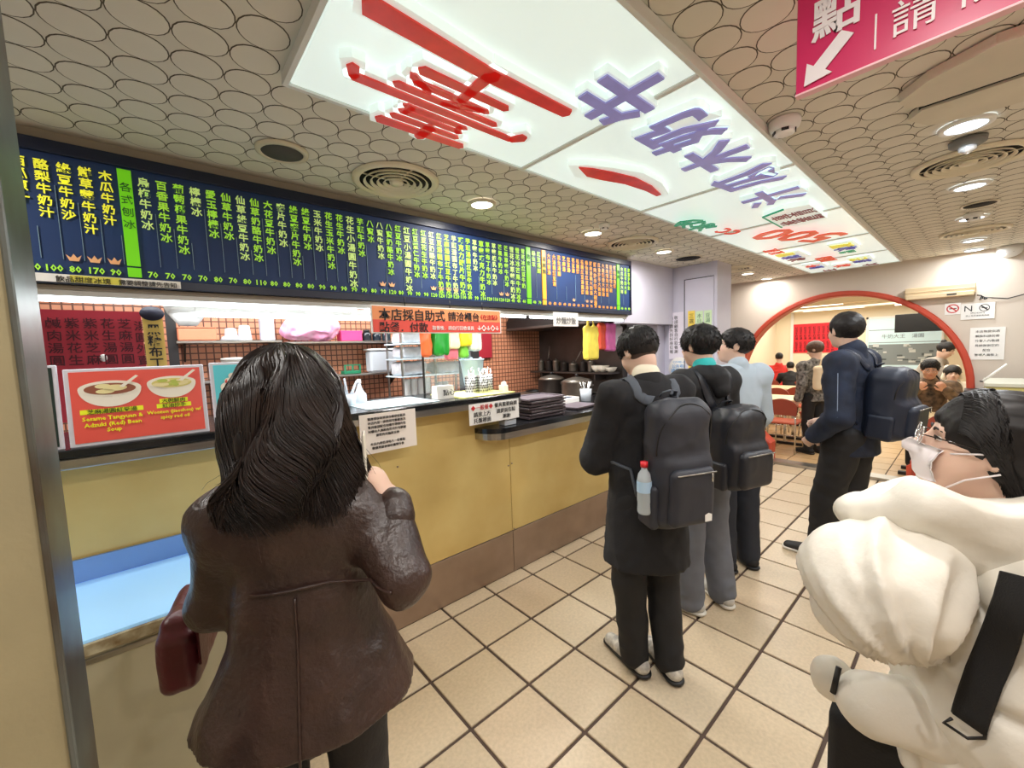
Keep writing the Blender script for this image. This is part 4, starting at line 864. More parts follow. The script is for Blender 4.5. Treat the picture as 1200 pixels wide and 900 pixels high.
for k in range(6): MB().tube([(0, 0, .03), (.07*math.cos(k*1.3), .05*math.sin(k*1.3), .19)], .006, 6).build('ladle_handle', M_chrome, t)
# end wall: hood, shelf, stove
t = thing('range_hood', 'large dark grease-stained hood above the stove', 'hood', (3.85, 3.4, 1.98)); q = MB(); q.prism([(-.30, 0), (.345, 0), (.345, .56), (.02, .56), (-.30, .10)], -.75, .79, Matrix(((1, 0, 0, 0), (0, 0, -1, 0), (0, 1, 0, 0), (0, 0, 0, 1)))); q.build('canopy', M_hood, t); box('rim', (-.31, .345, -.79, .76, -.02, .01), M_kwall, t, .004)
t = thing('wall_shelf', 'dark steel shelf of pots above the stove', 'shelf', (4.08, 3.55, 1.40)); box('board', (-.12, .118, -.72, .60, -.02, 0), M_kwall, t, .003); 
for y in (-.5, .4): box('bracket', (-.10, .118, y-.01, y+.01, -.10, -.02), M_kwall, t)
M_alu = mat('dull_aluminium', (160, 152, 142), .35, metal=.8, noise=.3, nscale=10); M_potd = mat('dark_pot', (64, 58, 56), .4, metal=.5)
for i, (y, r, h, mm, lb_) in enumerate(((4.05, .045, .13, M_alu, 'tall steel cup at the left end of the stove shelf'), (3.90, .05, .13, M_potd, 'dark cup second on the stove shelf'), (3.77, .045, .13, M_alu, 'bright steel cup third on the stove shelf'), (3.62, .055, .10, M_potd, 'dark squat pot on the stove shelf'), (3.46, .06, .09, M_alu, 'small steel pot with tilted lid on the stove shelf'), (3.30, .045, .11, M_potd, 'dark can in mid stove shelf'), (3.18, .04, .12, M_alu, 'steel can before the white bowls'))):
    t = thing('metal_pot', lb_, 'pot', (4.08, y, 1.401), group='pots on the stove shelf'); MB().lathe([(r*.92, 0), (r, .01), (r, h), (r*1.06, h+.004), (r*.9, h+.006)], n=20).build('body', mm, t); MB().lathe([(r, h+.006), (r*.6, h+.02), (.012, h+.026), (.012, h+.04), (.002, h+.042)], n=18).build('lid', mm, t)
for i, (y, lb_) in enumerate(((3.06, 'white bowl stack on the stove shelf, left pair'), (2.97, 'white bowl stack on the stove shelf, middle'), (2.86, 'single wide white bowl at the right end of the stove shelf'))):
    t = thing('bowl', lb_, 'bowl', (4.05, y, 1.401), group='white bowls on the stove shelf')
    for k in range(1 if i == 2 else 2): MB().lathe([(.03, 0), (.05, .02), (.075, .06), (.072, .06), (.03, .01)], (0, 0, k*.02), 20).build('bowl_body', mat('china', (214, 206, 190), .25), t)
for (y0, z0, y1, z1, lb_) in ((3.95, 1.45, 3.90, 1.74, 'steel ladle standing in the shelf cups'), (3.50, 1.45, 3.35, 1.66, 'second thin ladle leaning above the stove shelf')):
    t = thing('ladle', lb_, 'ladle', (4.1, y0, z0)); MB().tube([(0, 0, 0), (0, y1-y0, z1-z0)], .008, 6).build('handle', M_alu, t); MB().lathe([(.002, -.02), (.03, -.01), (.035, .01)], (0, 0, 0), 14).build('scoop', M_alu, t)
t = thing('stove', 'long steel stove along the end wall of the kitchen', 'stove', (3.80, 3.46, .14)); box('body', (-.32, .395, -.68, .60, 0, .98), M_kwall, t, .01); box('top', (-.34, .395, -.68, .60, .98, 1.0), M_alu, t, .004)
for y in (-.45, 0, .45): MB().lathe([(.12, 1.0), (.12, 1.02), (.09, 1.02), (.09, 1.0)], (0, y, 0), 20).build('burner', M_rubber, t)
box('foot', (-.30, .38, -.68, .70, -.14, 0), M_rubber, t)
def pot(label, x, y, z, r, h, mm):
    t = thing('cooking_pot', label, 'pot', (x, y, z)); MB().lathe([(r*.95, 0), (r, .02), (r, h), (r*1.04, h+.006), (r*.97, h+.006)], n=30).build('body', mm, t)
    e = MB().lathe([(r*1.01, h+.006), (r*.8, h+.03), (r*.3, h+.055), (.02, h+.06)], n=28).build('lid', M_alu, t); MB().lathe([(.012, h+.06), (.022, h+.075), (.022, h+.09), (.004, h+.094)], n=14).build('knob', M_rubber, e)
    for s in (-1, 1): MB().tube([(-.03, s*r, h-.04), (-.03, s*(r+.035), h-.03), (.03, s*(r+.035), h-.03), (.03, s*r, h-.04)], .007, 6).build('handle', mm, t)
    return t
pot('dark lidded stock pot at the left of the stove', 3.72, 3.52, 1.16, .17, .16, M_potd); pot('wide pale aluminium pot at the right of the stove', 3.66, 3.06, 1.16, .18, .15, M_alu)

# column and header notices
def wallsheet(name, label, cat, plane, c, w_, h_, lines, m=M_paper, vert=True, normal='x', shape=None):
    """notice on a surface facing -X; c = (y, z) of its centre"""
    t = thing(name, label, cat, (plane-.0035, c[0], c[1]-h_/2))
    if shape == 'round': MB().lathe([(w_/2, 0), (w_/2, .002)], n=40, M=frameM((.0025, 0, h_/2), (0, -1, 0), (0, 0, 1))).build('sheet', m, t)
    else: box('sheet', (0, .003, -w_/2, w_/2, 0, h_), m, t)
    for (s, dy, dz, size, mm, v) in lines: text('lettering', s, frameM((plane-.0040, c[0]-dy, c[1]+dz), (0, -1, 0), (0, 0, 1)), size, mm, t, vert=v, pitch=1.05, res=1)
    return t
M_papl = mat('paper_lilac', (232, 226, 240), .7); M_skyb = mat('sky_ink', (60, 150, 214), .6)
wallsheet('notice_sheet', 'tall pale lilac notice with vertical print on the rounded column', 'notice', 4.418, (2.24, 1.80), .17, .52, [('敬請顧客自行取餐謝', .0, .22, .045, M_ink, True), ('內用請先找好座位喔', -.055, .22, .045, M_ink, True)], M_papl)
wallsheet('notice_sheet', 'narrow pale notice with faint print at the column corner', 'notice', 4.417, (2.105, 1.80), .08, .52, [('外帶請先告知櫃台', 0, .22, .03, MATS['ink_grey'], True)], M_papl)
wallsheet('round_notice', 'round white sticker with blue print on the column', 'notice', 4.416, (2.20, 1.43), .26, .26, [('COVID-19', 0, .075, .035, M_skyb, False), ('公共場所', 0, .03, .045, M_skyb, False), ('請戴口罩', 0, -.02, .05, M_skyb, False), ('謝謝合作', 0, -.07, .04, M_skyb, False)], M_paper, shape='round')
wallsheet('notice_strip', 'yellow paper strip with black characters on the column door', 'notice', 4.403, (2.06, 1.86), .075, .40, [('三選一', 0, .17, .055, M_ink, True)], mat('strip_yellow', (240, 210, 90), .7))
wallsheet('notice_strip', 'pale green paper strip beside the yellow strip on the column door', 'notice', 4.403, (1.975, 1.88), .08, .34, [('本日特', 0, .14, .05, mat('ink_green', (30, 100, 70), .7), True)], mat('strip_green', (206, 230, 190), .7))
wallsheet('notice_strip', 'pale green paper strip nearest the door edge on the column', 'notice', 4.403, (1.885, 1.88), .08, .34, [('豆湯', 0, .14, .05, MATS['ink_green'], True)], MATS['strip_green'])
wallsheet('notice_strip', 'lower yellow paper on the column behind the hooded man', 'notice', 4.403, (2.03, 1.42), .13, .25, [], MATS['strip_yellow'])
# far wall fittings (faces -X at 6.4)
PL = 6.397
wallsheet('no_smoking_sign', 'small white sign with red crossed cigarette ring', 'sign', PL, (.195, 1.975), .115, .12, [], M_paper)
t = [o for o in COL.objects if o.name == 'no_smoking_sign'][0]
def ring(parent, cy, cz, r, w_, m):
    q = MB(); n = 32; vs = []
    for rr_ in (r, r-w_):
        for k in range(n): vs.append((-.002, cy+rr_*math.cos(2*math.pi*k/n), cz+rr_*math.sin(2*math.pi*k/n)))
    q.add(vs, [(k, n+k, n+(k+1) % n, (k+1) % n) for k in range(n)]); d = (r-w_/2)*.7
    q.add([(-.0025, cy+d+.004, cz+d-.004), (-.0025, cy+d-.004, cz+d+.004), (-.0025, cy-d-.004, cz-d+.004), (-.0025, cy-d+.004, cz-d-.004)], [(0, 1, 2, 3)]); q.build('ring', m, parent)
    q = MB(); q.box(-.0015, -.001, cy-r*.6, cy+r*.55, cz-r*.1, cz+r*.1); q.build('cigarette', M_ink, parent)
ring(t, 0, .062, .046, .010, M_inkr)
t = wallsheet('no_smoking_sign', 'white NO sign with black crossed cigarette ring beside the red one', 'sign', PL-.004, (.02, 1.935), .23, .165, [('N', .065-.0+.0-.13+.0, .03, .085, M_ink, False), ('SMOKING', 0, -.018, .022, M_ink, False), ('禁止吸菸違者最高處', 0, -.045, .018, MATS['ink_grey'], False)])
ring(t, -.045, .113, .036, .006, M_ink)
wallsheet('notice_sheet', 'white notice of five lines under the no smoking signs', 'notice', PL, (-.055, 1.60), .235, .33, [(s, 0, .125-.048*i, .027, M_ink, False) for i, s in enumerate(('本店無提供酒', '類飲料請勿帶', '外食入內敬請', '見諒謝謝您的', '配合', '管理人員敬上'))])
t = thing('wall_unit', 'long beige wooden-looking box unit on the wall above the gate', 'wall unit', (6.30, .29, 2.10)); M_beige = mat('beige_unit', (228, 204, 164), .5, noise=.1)
box('casing', (0, .10, -.25, .27, .02, .125), M_beige, t, .006); box('lower_lip', (-.015, .10, -.24, .26, 0, .045), M_beige, t, .004); box('ridge', (-.008, .0, -.245, .265, .07, .08), M_beige, t, .002); box('switch', (-.018, -.012, -.12, -.05, .014, .03), M_rubber, t)
t = thing('wall_cable', 'thin dark cable curling from the wall unit along the wall', 'cable', (6.39, .03, 2.10)); pts = [(0, 0, 0), (-.01, -.03, -.01), (-.01, -.04, -.04), (-.01, -.02, -.045), (-.01, -.03, -.015), (-.01, -.07, -.045), (-.01, -.05, -.05), (-.01, -.05, -.03), (0, -.2, -.06), (0, -.34, -.02), (0, -.37, .06), (0, -.60, .1)]
sm = []
for i in range(len(pts)-1):
    for k in range(4): a, b = Vector(pts[i]), Vector(pts[i+1]); sm.append(a.lerp(b, k/4))
MB().tube(sm, .005, 6).build('cable', M_rubber, t); box('clip', (-.01, 0, -.345, -.335, -.03, -.01), M_white, t)
# cabinet at the right edge
t = thing('side_cabinet', 'olive yellow cabinet with white top near the right edge', 'cabinet', (5.62, -.36, 0)); M_olive = mat('olive_panel', (190, 180, 110), .5)
box('body', (-.16, .4, -.55, .31, 0, 1.235), M_olive, t, .006); box('top', (-.17, .5, -.56, .315, 1.236, 1.27), mat('top_pale', (206, 206, 190), .4), t, .004)
t = thing('paper_rod', 'pale stick leaning on the olive cabinet', 'rod', (5.55, -.02, 1.272)); MB().tube([(0, -.01, 0), (0, -.15, .16)], .009, 6).build('stick', M_paper, t); MB().lathe([(.012, 0), (.012, .01)], (0, -.01, 0), 8).build('foot', M_rubber, t)
t = thing('side_shelf', 'dark low ledge beside the gate on the right', 'shelf', (6.2, .02, 0)); box('ledge', (-.12, .18, -.2, .06, 1.06, 1.14), M_rubber, t, .004); box('paper_stack', (-.12, .15, -.18, .05, .93, 1.05), M_paper, t, .004); box('leg_panel', (-.1, .18, -.2, .02, 0, .93), M_white, t)
# ================================================================== DINING HALL FURNITURE
M_chair = mat('chair_brown_vinyl', (156, 72, 52), .4, noise=.1); M_chairp = mat('chair_seat_vinyl', (196, 96, 70), .4)
def chair(x, y, rz, label):
    t = thing('dining_chair', label, 'chair', (x, y, 0), rz, 'brown hall chairs')
    q = MB(); q.bbox(-.20, .20, -.20, .20, .44, .475, b=.015); q.build('seat', M_chairp, t)
    pts = []
    for k in range(15): a = R(180*k/14); pts.append((.20*math.cos(a), .66+.14*math.sin(a)+.03))
    pts = [(.19, .58), (.20, .69)]+pts[1:-1]+[(-.20, .69), (-.19, .58)]
    MB().prism(pts, -.015, .015, frameM((0, -.20, 0), (-1, 0, 0), (0, 0, 1))).build('backrest', M_chair, t)
    for s in (-1, 1):
        MB().tube([(s*.17, .17, .44), (s*.19, .21, 0)], .011, 8).build('leg', M_chrome, t)
        MB().tube([(s*.19, -.24, 0), (s*.18, -.19, .44), (s*.17, -.20, .62)], .011, 8).build('leg', M_chrome, t)
    MB().tube([(-.18, .18, .2), (.18, .18, .2)], .008, 6).build('stretcher', M_chrome, t)
    return t
M_ttop = mat('table_top', (236, 214, 170), .3)
def table(x, y, lx, ly, label, z=.75):
    t = thing('dining_table', label, 'table', (x, y, 0), group='hall tables'); q = MB(); q.bbox(-lx/2, lx/2, -ly/2, ly/2, z-.03, z, b=.004); q.build('tabletop', M_ttop, t)
    for sx in (-1, 1): box('foot', (sx*lx*.32-.03, sx*lx*.32+.03, -ly*.4, ly*.4, 0, .04), M_rubber, t); box('leg', (sx*lx*.32-.02, sx*lx*.32+.02, -.02, .02, .04, z-.03), M_chrome, t)
table(7.95, 2.05, .7, 1.5, 'long pale table nearest the gate on the left'); table(9.75, 2.65, .7, 1.5, 'second pale table, behind the first on the left'); table(12.45, 3.15, .7, 1.5, 'third pale table near the red shirt')
table(7.0, .20, .48, 1.0, 'table where the camouflage jacket man sits'); table(10.5, .45, .7, 1.3, 'table behind the seated woman'); table(9.4, -.8, .7, 1.2, 'table at the far right of the hall')
for x, y, rz, l in ((7.28, 1.93, -90, 'single brown chair in full view just inside the gate sill'), (7.2, 2.6, -90, 'brown chair at the near table beside the gate edge'), (8.45, 1.80, 90, 'brown chair behind the near table, right one'), (8.5, 2.45, 90, 'brown chair behind the near table, left one'), (9.22, 2.20, -90, 'brown chair tucked before the second table, right'), (9.25, 2.85, -90, 'brown chair tucked before the second table, left'),
    (10.4, 2.5, 90, 'brown chair behind the second table, right'), (10.45, 3.15, 90, 'brown chair behind the second table, left'), (11.85, 2.6, -90, 'brown chair before the third table, right'), (11.75, 3.72, -90, 'brown chair before the third table by the red shirt'), (6.80, .16, -90, 'brown chair back showing at the near right table'), (11.1, .5, 90, 'brown chair at the middle right table'), (9.95, .75, -90, 'brown chair before the middle right table')):
    chair(x, y, R(rz), l)
t = thing('menu_poster', 'large bright red menu poster on the far hall wall', 'poster', (13.99, 3.05, 1.34)); M_rp = mat('poster_red', (226, 30, 48), .6); box('sheet', (-.01, 0, -.55, .50, 0, .82), M_rp, t)
for i in range(9):
    for (z, n) in ((.74, 5), (.32, 4)): text('lettering', '紅豆牛奶湯圓'[:n], frameM((13.975, 3.05+.42-.105*i, 1.34+z), (0, -1, 0), (0, 0, 1)), .075, M_ink, t, vert=True, res=1)
# glass front with blinds on the back wall
t = thing('shop_window', 'wide pale glass front with faint lettering and counter behind', 'window', (13.97, 1.2, .9)); M_gl = mat('window_glow', (196, 220, 222), .2, emit=.35)
box('pane', (-.01, 0, -.62, .70, 0, 1.28), M_gl, t); box('frame', (-.03, 0, -.66, -.62, -.05, 1.33), M_white, t); box('frame', (-.03, 0, .70, .74, -.05, 1.33), M_white, t); box('frame', (-.03, 0, -.66, .74, 1.28, 1.33), M_white, t); box('frame', (-.03, 0, -.66, .74, -.05, 0), M_white, t)
box('counter_view', (-.014, -.008, -.6, .68, .1, .62), mat('window_grey', (134, 146, 150), .4), t)
rq = random.Random(4)
for k in range(26): y, z = rq.uniform(-.55, .6), rq.uniform(.12, .58); box('shelf_item', (-.018, -.013, y, y+rq.uniform(.04, .14), z, z+rq.uniform(.02, .08)), mat('window_pale', (206, 214, 214), .4) if k % 2 else mat('window_dark', (84, 96, 100), .4), t)
for z in (.66, .98): box('blind_line', (-.016, -.010, -.6, .68, z, z+.015), MATS['window_grey'], t)
text('lettering', '牛奶大王　湯圓', frameM((13.955, 1.25, 1.72), (0, -1, 0), (0, 0, 1)), .11, MATS['window_grey'], t)
t = thing('television', 'flat black television hanging in front of the glass front', 'television', (13.2, .92, 1.80)); box('screen', (-.03, .03, -.42, .40, 0, .42), mat('tv_black', (14, 16, 18), .25), t, .01); MB().tube([(0, 0, .42), (0, 0, .70)], .02, 8).build('mount', M_rubber, t)
t = thing('television', 'black screen edge seen at the right rim of the gate', 'television', (10.5, -.02, 1.74)); box('screen', (-.03, .03, -.35, .22, 0, .32), MATS['tv_black'], t, .01); MB().tube([(0, 0, .32), (0, 0, .76)], .02, 8).build('mount', M_rubber, t)
t = thing('phone_case', 'small bright blue object on the far table', 'box', (12.4, 3.75, .752)); box('case', (-.05, .05, -.06, .06, 0, .10), mat('case_blue', (40, 120, 220), .4), t, .01); box('lid', (-.05, .05, -.06, .06, .10, .11), M_white, t)
t = thing('napkin_box', 'white napkin box on the camouflage man\'s table', 'box', (7.05, -.10, .752)); box('body', (-.05, .05, -.09, .09, 0, .05), M_white, t, .006); box('slot', (-.02, .02, -.05, .05, .05, .052), M_rubber, t)
t = thing('folding_chair', 'orange red chair frame leaning at the gate foot', 'chair', (6.18, .30, 0)); MB().tube([(0, .14, 0), (0, .15, .26), (0, .02, .36), (0, -.2, .38)], .03, 8).build('frame_bar', M_red, t); MB().tube([(.03, .12, 0), (.06, -.1, .3)], .018, 8).build('leg', M_red, t); box('panel', (-.01, .02, -.18, .10, .02, .24), M_white, t, .004)
# ================================================================== PEOPLE
M_skin = mat('skin', (222, 186, 166), .5, noise=.04, nscale=20); M_skin2 = mat('skin_tan', (222, 168, 136), .5, noise=.1, nscale=20)
for mm in (M_skin, M_skin2): mm.node_tree.nodes['Principled BSDF'].inputs['Subsurface Weight'].default_value = .08; mm.node_tree.nodes['Principled BSDF'].inputs['Subsurface Scale'].default_value = .02
M_hair = mat('hair_black', (28, 25, 25), .5, spec=.35); M_hairb = mat('hair_brown_black', (44, 31, 27), .36, spec=.45, noise=.4, nscale=12, ncol=(22, 17, 17))
M_eyew = mat('eye_white', (232, 228, 222), .2); M_iris = mat('iris', (26, 18, 14), .1); M_lip = mat('lips', (186, 104, 96), .45); M_brow = mat('brow', (34, 28, 26), .7)
M_sole = mat('sole_white', (214, 210, 200), .6)
A = lambda *v: np.array(v, float)
def W(u, v, d):
    k = 475.6; x = (u-600)/k*d; y = (450-v)/k*d
    return np.array(_F)*d+np.array(_R2)*x+np.array(_U2)*y+A(0, 0, 1.70)
def rotm(yaw=0, pitch=0, roll=0):
    """columns = local x (right), y (face), z (crown); yaw + = turns left, pitch + = looks up"""
    return np.array((Matrix.Rotation(R(yaw), 3, 'Z') @ Matrix.Rotation(R(pitch), 3, 'X') @ Matrix.Rotation(R(roll), 3, 'Y')))
class Person:
    def __init__(s, label, loc, az, Ht, hw=.185, group=None, name='person', lean=0.0, yaw=0, pitch=0, roll=0, seated=False, joints=None, skin=None, wj=None, girth=1.0):
        s.t = thing(name, label, 'person', (loc[0], loc[1], 0), R(az-90), group); s.loc = loc; s.az = az; s.k = Ht/1.75; k = s.k; s.g = girth
        s.Rz = np.array(Matrix.Rotation(R(az-90), 3, 'Z')); s.skin = skin or M_skin
        J = dict(pelvis=A(0, 0, .95), waist=A(0, 0, 1.08), chest=A(0, .005, 1.29), neck=A(0, -.01, 1.485), head=A(0, .03, 1.635))
        for n, sg in (('L', -1), ('R', 1)):
            J['sh'+n] = A(sg*hw/k, -.01, 1.42); J['el'+n] = A(sg*(hw+.05)/k, -.03, 1.13); J['wr'+n] = A(sg*(hw+.04)/k, .06, .89)
            J['hip'+n] = A(sg*.095, 0, .92); J['kn'+n] = A(sg*.10, .015, .49); J['an'+n] = A(sg*.10, -.02, .085); J['to'+n] = A(sg*.12, .14, .03)
        for q in J: J[q] = J[q]*k
        if lean:
            for q in ('chest', 'neck', 'head', 'shL', 'shR', 'waist', 'elL', 'elR', 'wrL', 'wrR'): J[q] = J[q]+A(0, lean*(J[q][2]-J['pelvis'][2]), 0)
        for q, v in (joints or {}).items(): J[q] = A(*v)
        for q, v in (wj or {}).items(): J[q] = s.local(v)
        s.J = J; s.H = rotm(yaw, pitch, roll); s.hands = {'L': None, 'R': None}
    def local(s, p): return (np.array(p)-A(s.loc[0], s.loc[1], 0)) @ s.Rz
    def hp(s, x, y, z): return s.J['head']+s.H@(A(x, y, z)*s.k)
    def head_prims(s):
        H, k = s.H, s.k; e = lambda x, y, z, rx, ry, rz, kk=.015, sub=False: ell(s.hp(x, y, z), A(rx, ry, rz)*k, kk, H, sub)
        c = lambda a, b, ra, rb=None, kk=.008, sub=False: cap(s.hp(*a), s.hp(*b), ra*k, None if rb is None else rb*k, kk, sub=sub)
        P = [e(0, -.012, .030, .077, .095, .088, .02), e(0, .030, -.030, .064, .062, .082, .03), e(0, .052, -.088, .034, .034, .028, .03),
             e(-.036, .052, -.030, .028, .030, .034, .02), e(.036, .052, -.030, .028, .030, .034, .02),
             c((-.040, .078, .026), (.040, .078, .026), .012, kk=.015), c((0, .088, .016), (0, .112, -.022), .008, .0125, .010), c((-.014, .098, -.028), (.014, .098, -.028), .009, kk=.008),
             e(-.031, .098, .008, .017, .014, .011, .012, True), e(.031, .098, .008, .017, .014, .011, .012, True),
             c((-.020, .090, -.052), (.020, .090, -.052), .0085, kk=.008), c((-.017, .089, -.064), (.017, .089, -.064), .0085, kk=.008)]
        for sg in (-1, 1):
            P += [e(sg*.079, -.006, -.002, .010, .019, .032, .008), e(sg*.088, .000, -.001, .006, .010, .018, .006, True)]
        return P
    def hand_prims(s, n):
        w_ = s.J['wr'+n]; el = s.J['el'+n]; hd = s.hands[n]; k = s.k
        if hd: d, nn, curl = hd
        else: d, nn, curl = (w_-el), A(1 if n == 'L' else -1, .2, 0), .35
        d = A(*d); d = d/np.linalg.norm(d); nn = A(*nn); nn = nn-d*(nn@d); nn /= np.linalg.norm(nn); sd = np.cross(d, nn)*(1 if n == 'R' else -1)
        P = [cap(w_, w_+d*.075*k, .030*k, .038*k, .02, nn, .5)]
        for i, (o, L) in enumerate(((-.027, .062), (-.009, .072), (.009, .068), (.026, .052))):
            a = w_+d*.082*k+sd*o*k; d1 = d*math.cos(curl)+nn*math.sin(curl); b = a+d1*L*.5*k; d2 = d*math.cos(curl*2.4)+nn*math.sin(curl*2.4); c_ = b+d2*L*.5*k
            P += [cap(a, b, .0095*k, .0088*k, .006), cap(b, c_, .0088*k, .0075*k, .004)]
        a = w_+d*.025*k-sd*.028*k; b = a+(d*.6-sd*.6+nn*.5)*.045*k; P += [cap(a, b, .014*k, .011*k, .012), cap(b, b+(d*.85+nn*.45)*.035*k, .0105*k, .008*k, .004)]
        return P
    def body_prims(s):
        J, k = s.J, s.k; fy = A(0, 1, 0); P = []
        P += [cap(J['pelvis'], J['waist'], .130*k, .112*k, .04, fy, .78), cap(J['waist'], J['chest'], .115*k, .130*k, .05, fy, .75), cap(J['shL']*.9+J['chest']*.1, J['shR']*.9+J['chest']*.1, .058*k, None, .05), cap(J['chest'], J['neck'], .10*k, .058*k, .04, fy, .8)]
        P += [cap(J['neck']-A(0, 0, .03), s.hp(0, -.025, -.055), .056*k, .052*k, .02)]
        for n in 'LR':
            P += [cap(J['sh'+n], J['el'+n], .048*k, .038*k, .03), cap(J['el'+n], J['wr'+n], .038*k, .026*k, .015)]
            P += [cap(J['hip'+n], J['kn'+n], .082*k, .054*k, .03), cap(J['kn'+n], J['an'+n], .054*k, .036*k, .02), cap(J['an'+n]-A(0, 0, .03*k), J['to'+n], .036*k, .026*k, .02)]
            P += s.hand_prims(n)
        return P+s.head_prims()
    def body(s, h=.009):
        return solid('body', s.body_prims(), h, s.skin, s.t)
    def face(s, closed=False):
        H, k = s.H, s.k
        for sg in (-1, 1):
            q = MB(); q.lathe([(.0001, -.0125)]+[(.0125*math.sin(math.pi*i/8), -.0125*math.cos(math.pi*i/8)) for i in range(1, 8)]+[(.0001, .0125)], n=12, cap=False)
            e = q.build('eye', M_eyew, s.t); e.matrix_local = Matrix.Translation(s.hp(sg*.031, .0775, .007)) @ Matrix(H.tolist()).to_4x4() @ Matrix.Diagonal((1.1*k, .8*k, (.18 if closed else .55)*k, 1))
            q = MB(); q.lathe([(.0052, 0), (.004, .0022), (.001, .0028)], n=12, M=Matrix.Rotation(-math.pi/2, 4, 'X')); e2 = q.build('iris', M_iris, s.t); e2.matrix_local = Matrix.Translation(s.hp(sg*.031, .0868, .007)) @ Matrix(H.tolist()).to_4x4() @ Matrix.Diagonal((k, k, k*(.3 if closed else .9), 1))
            MB().tube([s.hp(sg*.014, .092, .024), s.hp(sg*.030, .094, .030), s.hp(sg*.048, .082, .025)], .0032*k, 6, .0018*k).build('eyebrow', M_brow, s.t)
            MB().tube([s.hp(sg*.017, .0885, .0075), s.hp(sg*.031, .0905, .0125), s.hp(sg*.045, .082, .0085)], .0016*k, 5).build('eyelid', M_brow, s.t)
        MB().tube([s.hp(-.022, .092, -.058), s.hp(-.008, .0995, -.055), s.hp(0, .0985, -.0565), s.hp(.008, .0995, -.055), s.hp(.022, .092, -.058)], .0036*k, 6).build('lips', M_lip, s.t)
    def hair_prims(s, fade=0.0, grow=0.0, fringe=0.0):
        k = s.k; g = grow
        return [ell(s.hp(0, -.014, .036), A(.086+g, .105+g, .094+g)*k, .01, s.H), ell(s.hp(0, .115, -.045-fringe), A(.082, .082, .098)*k, .02, s.H, True),
                ('p', s.hp(0, -.10, -.062+fade), s.H@A(0, .38, -1)/np.linalg.norm(A(0, .38, -1))), ell(s.hp(-.09, .004, -.012), A(.020, .030, .036)*k, .008, s.H, True), ell(s.hp(.09, .004, -.012), A(.020, .030, .036)*k, .008, s.H, True)]
    def short_hair(s, n=900, L=.028, h=.008, fade=0.0, grow=0.0, fringe=0.0, mess=.45, m=None, cap_amp=.0022):
        P = s.hair_prims(fade, grow, fringe); m = m or M_hair
        o = solid('hair', P, h, m, s.t, lambda V, N: cap_amp*vnoise(V*70))
        V = np.array([v.co[:] for v in o.data.vertices]); N = np.array([v.normal[:] for v in o.data.vertices])
        Lc = (V-s.J['head'])@s.H/s.k; ok = np.where((Lc[:, 2] > .0+fade*.5))[0]
        if n and len(ok):
            i = RNG.choice(ok, n); crown = s.hp(0, -.05, .13); flow = V[i]-crown; flow -= N[i]*(flow*N[i]).sum(1, keepdims=True); flow /= np.linalg.norm(flow, axis=1, keepdims=True)+1e-6
            st_ = strands('hair_lock', V[i]-N[i]*.003, flow*.85+N[i]*mess*.55+RNG.randn(n, 3)*.10, RNG.uniform(.5, 1.1, n)*L, .0032*s.k, m, s.t, curl=.10, seg=3, grav=.16)
        return o
    # clothing
    def top_prims(s, e=.02, hem=None, sleeve=(.062, .055, .046), k=.04, flat=.78, flare=0.0, collar=.0, waistr=.0):
        J, g = s.J, s.g; kk = s.k; fy = A(0, 1, 0); hz = hem if hem is not None else J['pelvis'][2]-.08
        hp_ = J['pelvis']*1.0; hp_[2] = hz
        P = [cap(J['chest'], J['waist'], (.135*kk+e)*g, (.118*kk+e+waistr)*g, k, fy, flat), cap(J['waist'], hp_, (.118*kk+e+waistr)*g, (.140*kk+e+flare)*g, k, fy, flat+.04),
             cap(J['shL'], J['shR'], .060*kk+e*.7, None, .06), cap(J['chest'], J['neck']-A(0, 0, .02), .115*kk+e, .062*kk+e*.5, .05, fy, .8), cut(hp_, (0, 0, -1))]
        for n in 'LR':
            w_ = J['wr'+n]; el = J['el'+n]; we = w_-(w_-el)/np.linalg.norm(w_-el)*.01
            P += [cap(J['sh'+n], el, sleeve[0], sleeve[1], .035), cap(el, we, sleeve[1], sleeve[2], .02)]
        if collar: P += [cap(J['neck']-A(0, 0, .035), J['neck']+A(0, .0, collar), .078*kk, .072*kk, .02, fy, .95)]
        return P
    def trouser_prims(s, e=.02, top=None, cuff=.05, wide=(.098, .075, .062)):
        J, k = s.J, s.k; P = [cap(J['waist'] if top is None else J['pelvis'], J['pelvis'], .115*k+e, .132*k+e, .03, A(0, 1, 0), .8)]
        for n in 'LR':
            a = J['an'+n]*1.0; kn = J['kn'+n]; a = a+(a-kn)/np.linalg.norm(a-kn)*(.085-cuff)*0
            P += [cap(J['hip'+n], kn, wide[0]*k, wide[1]*k, .03), cap(kn, a+A(0, 0, .0), wide[1]*k, wide[2]*k, .02)]
        return P
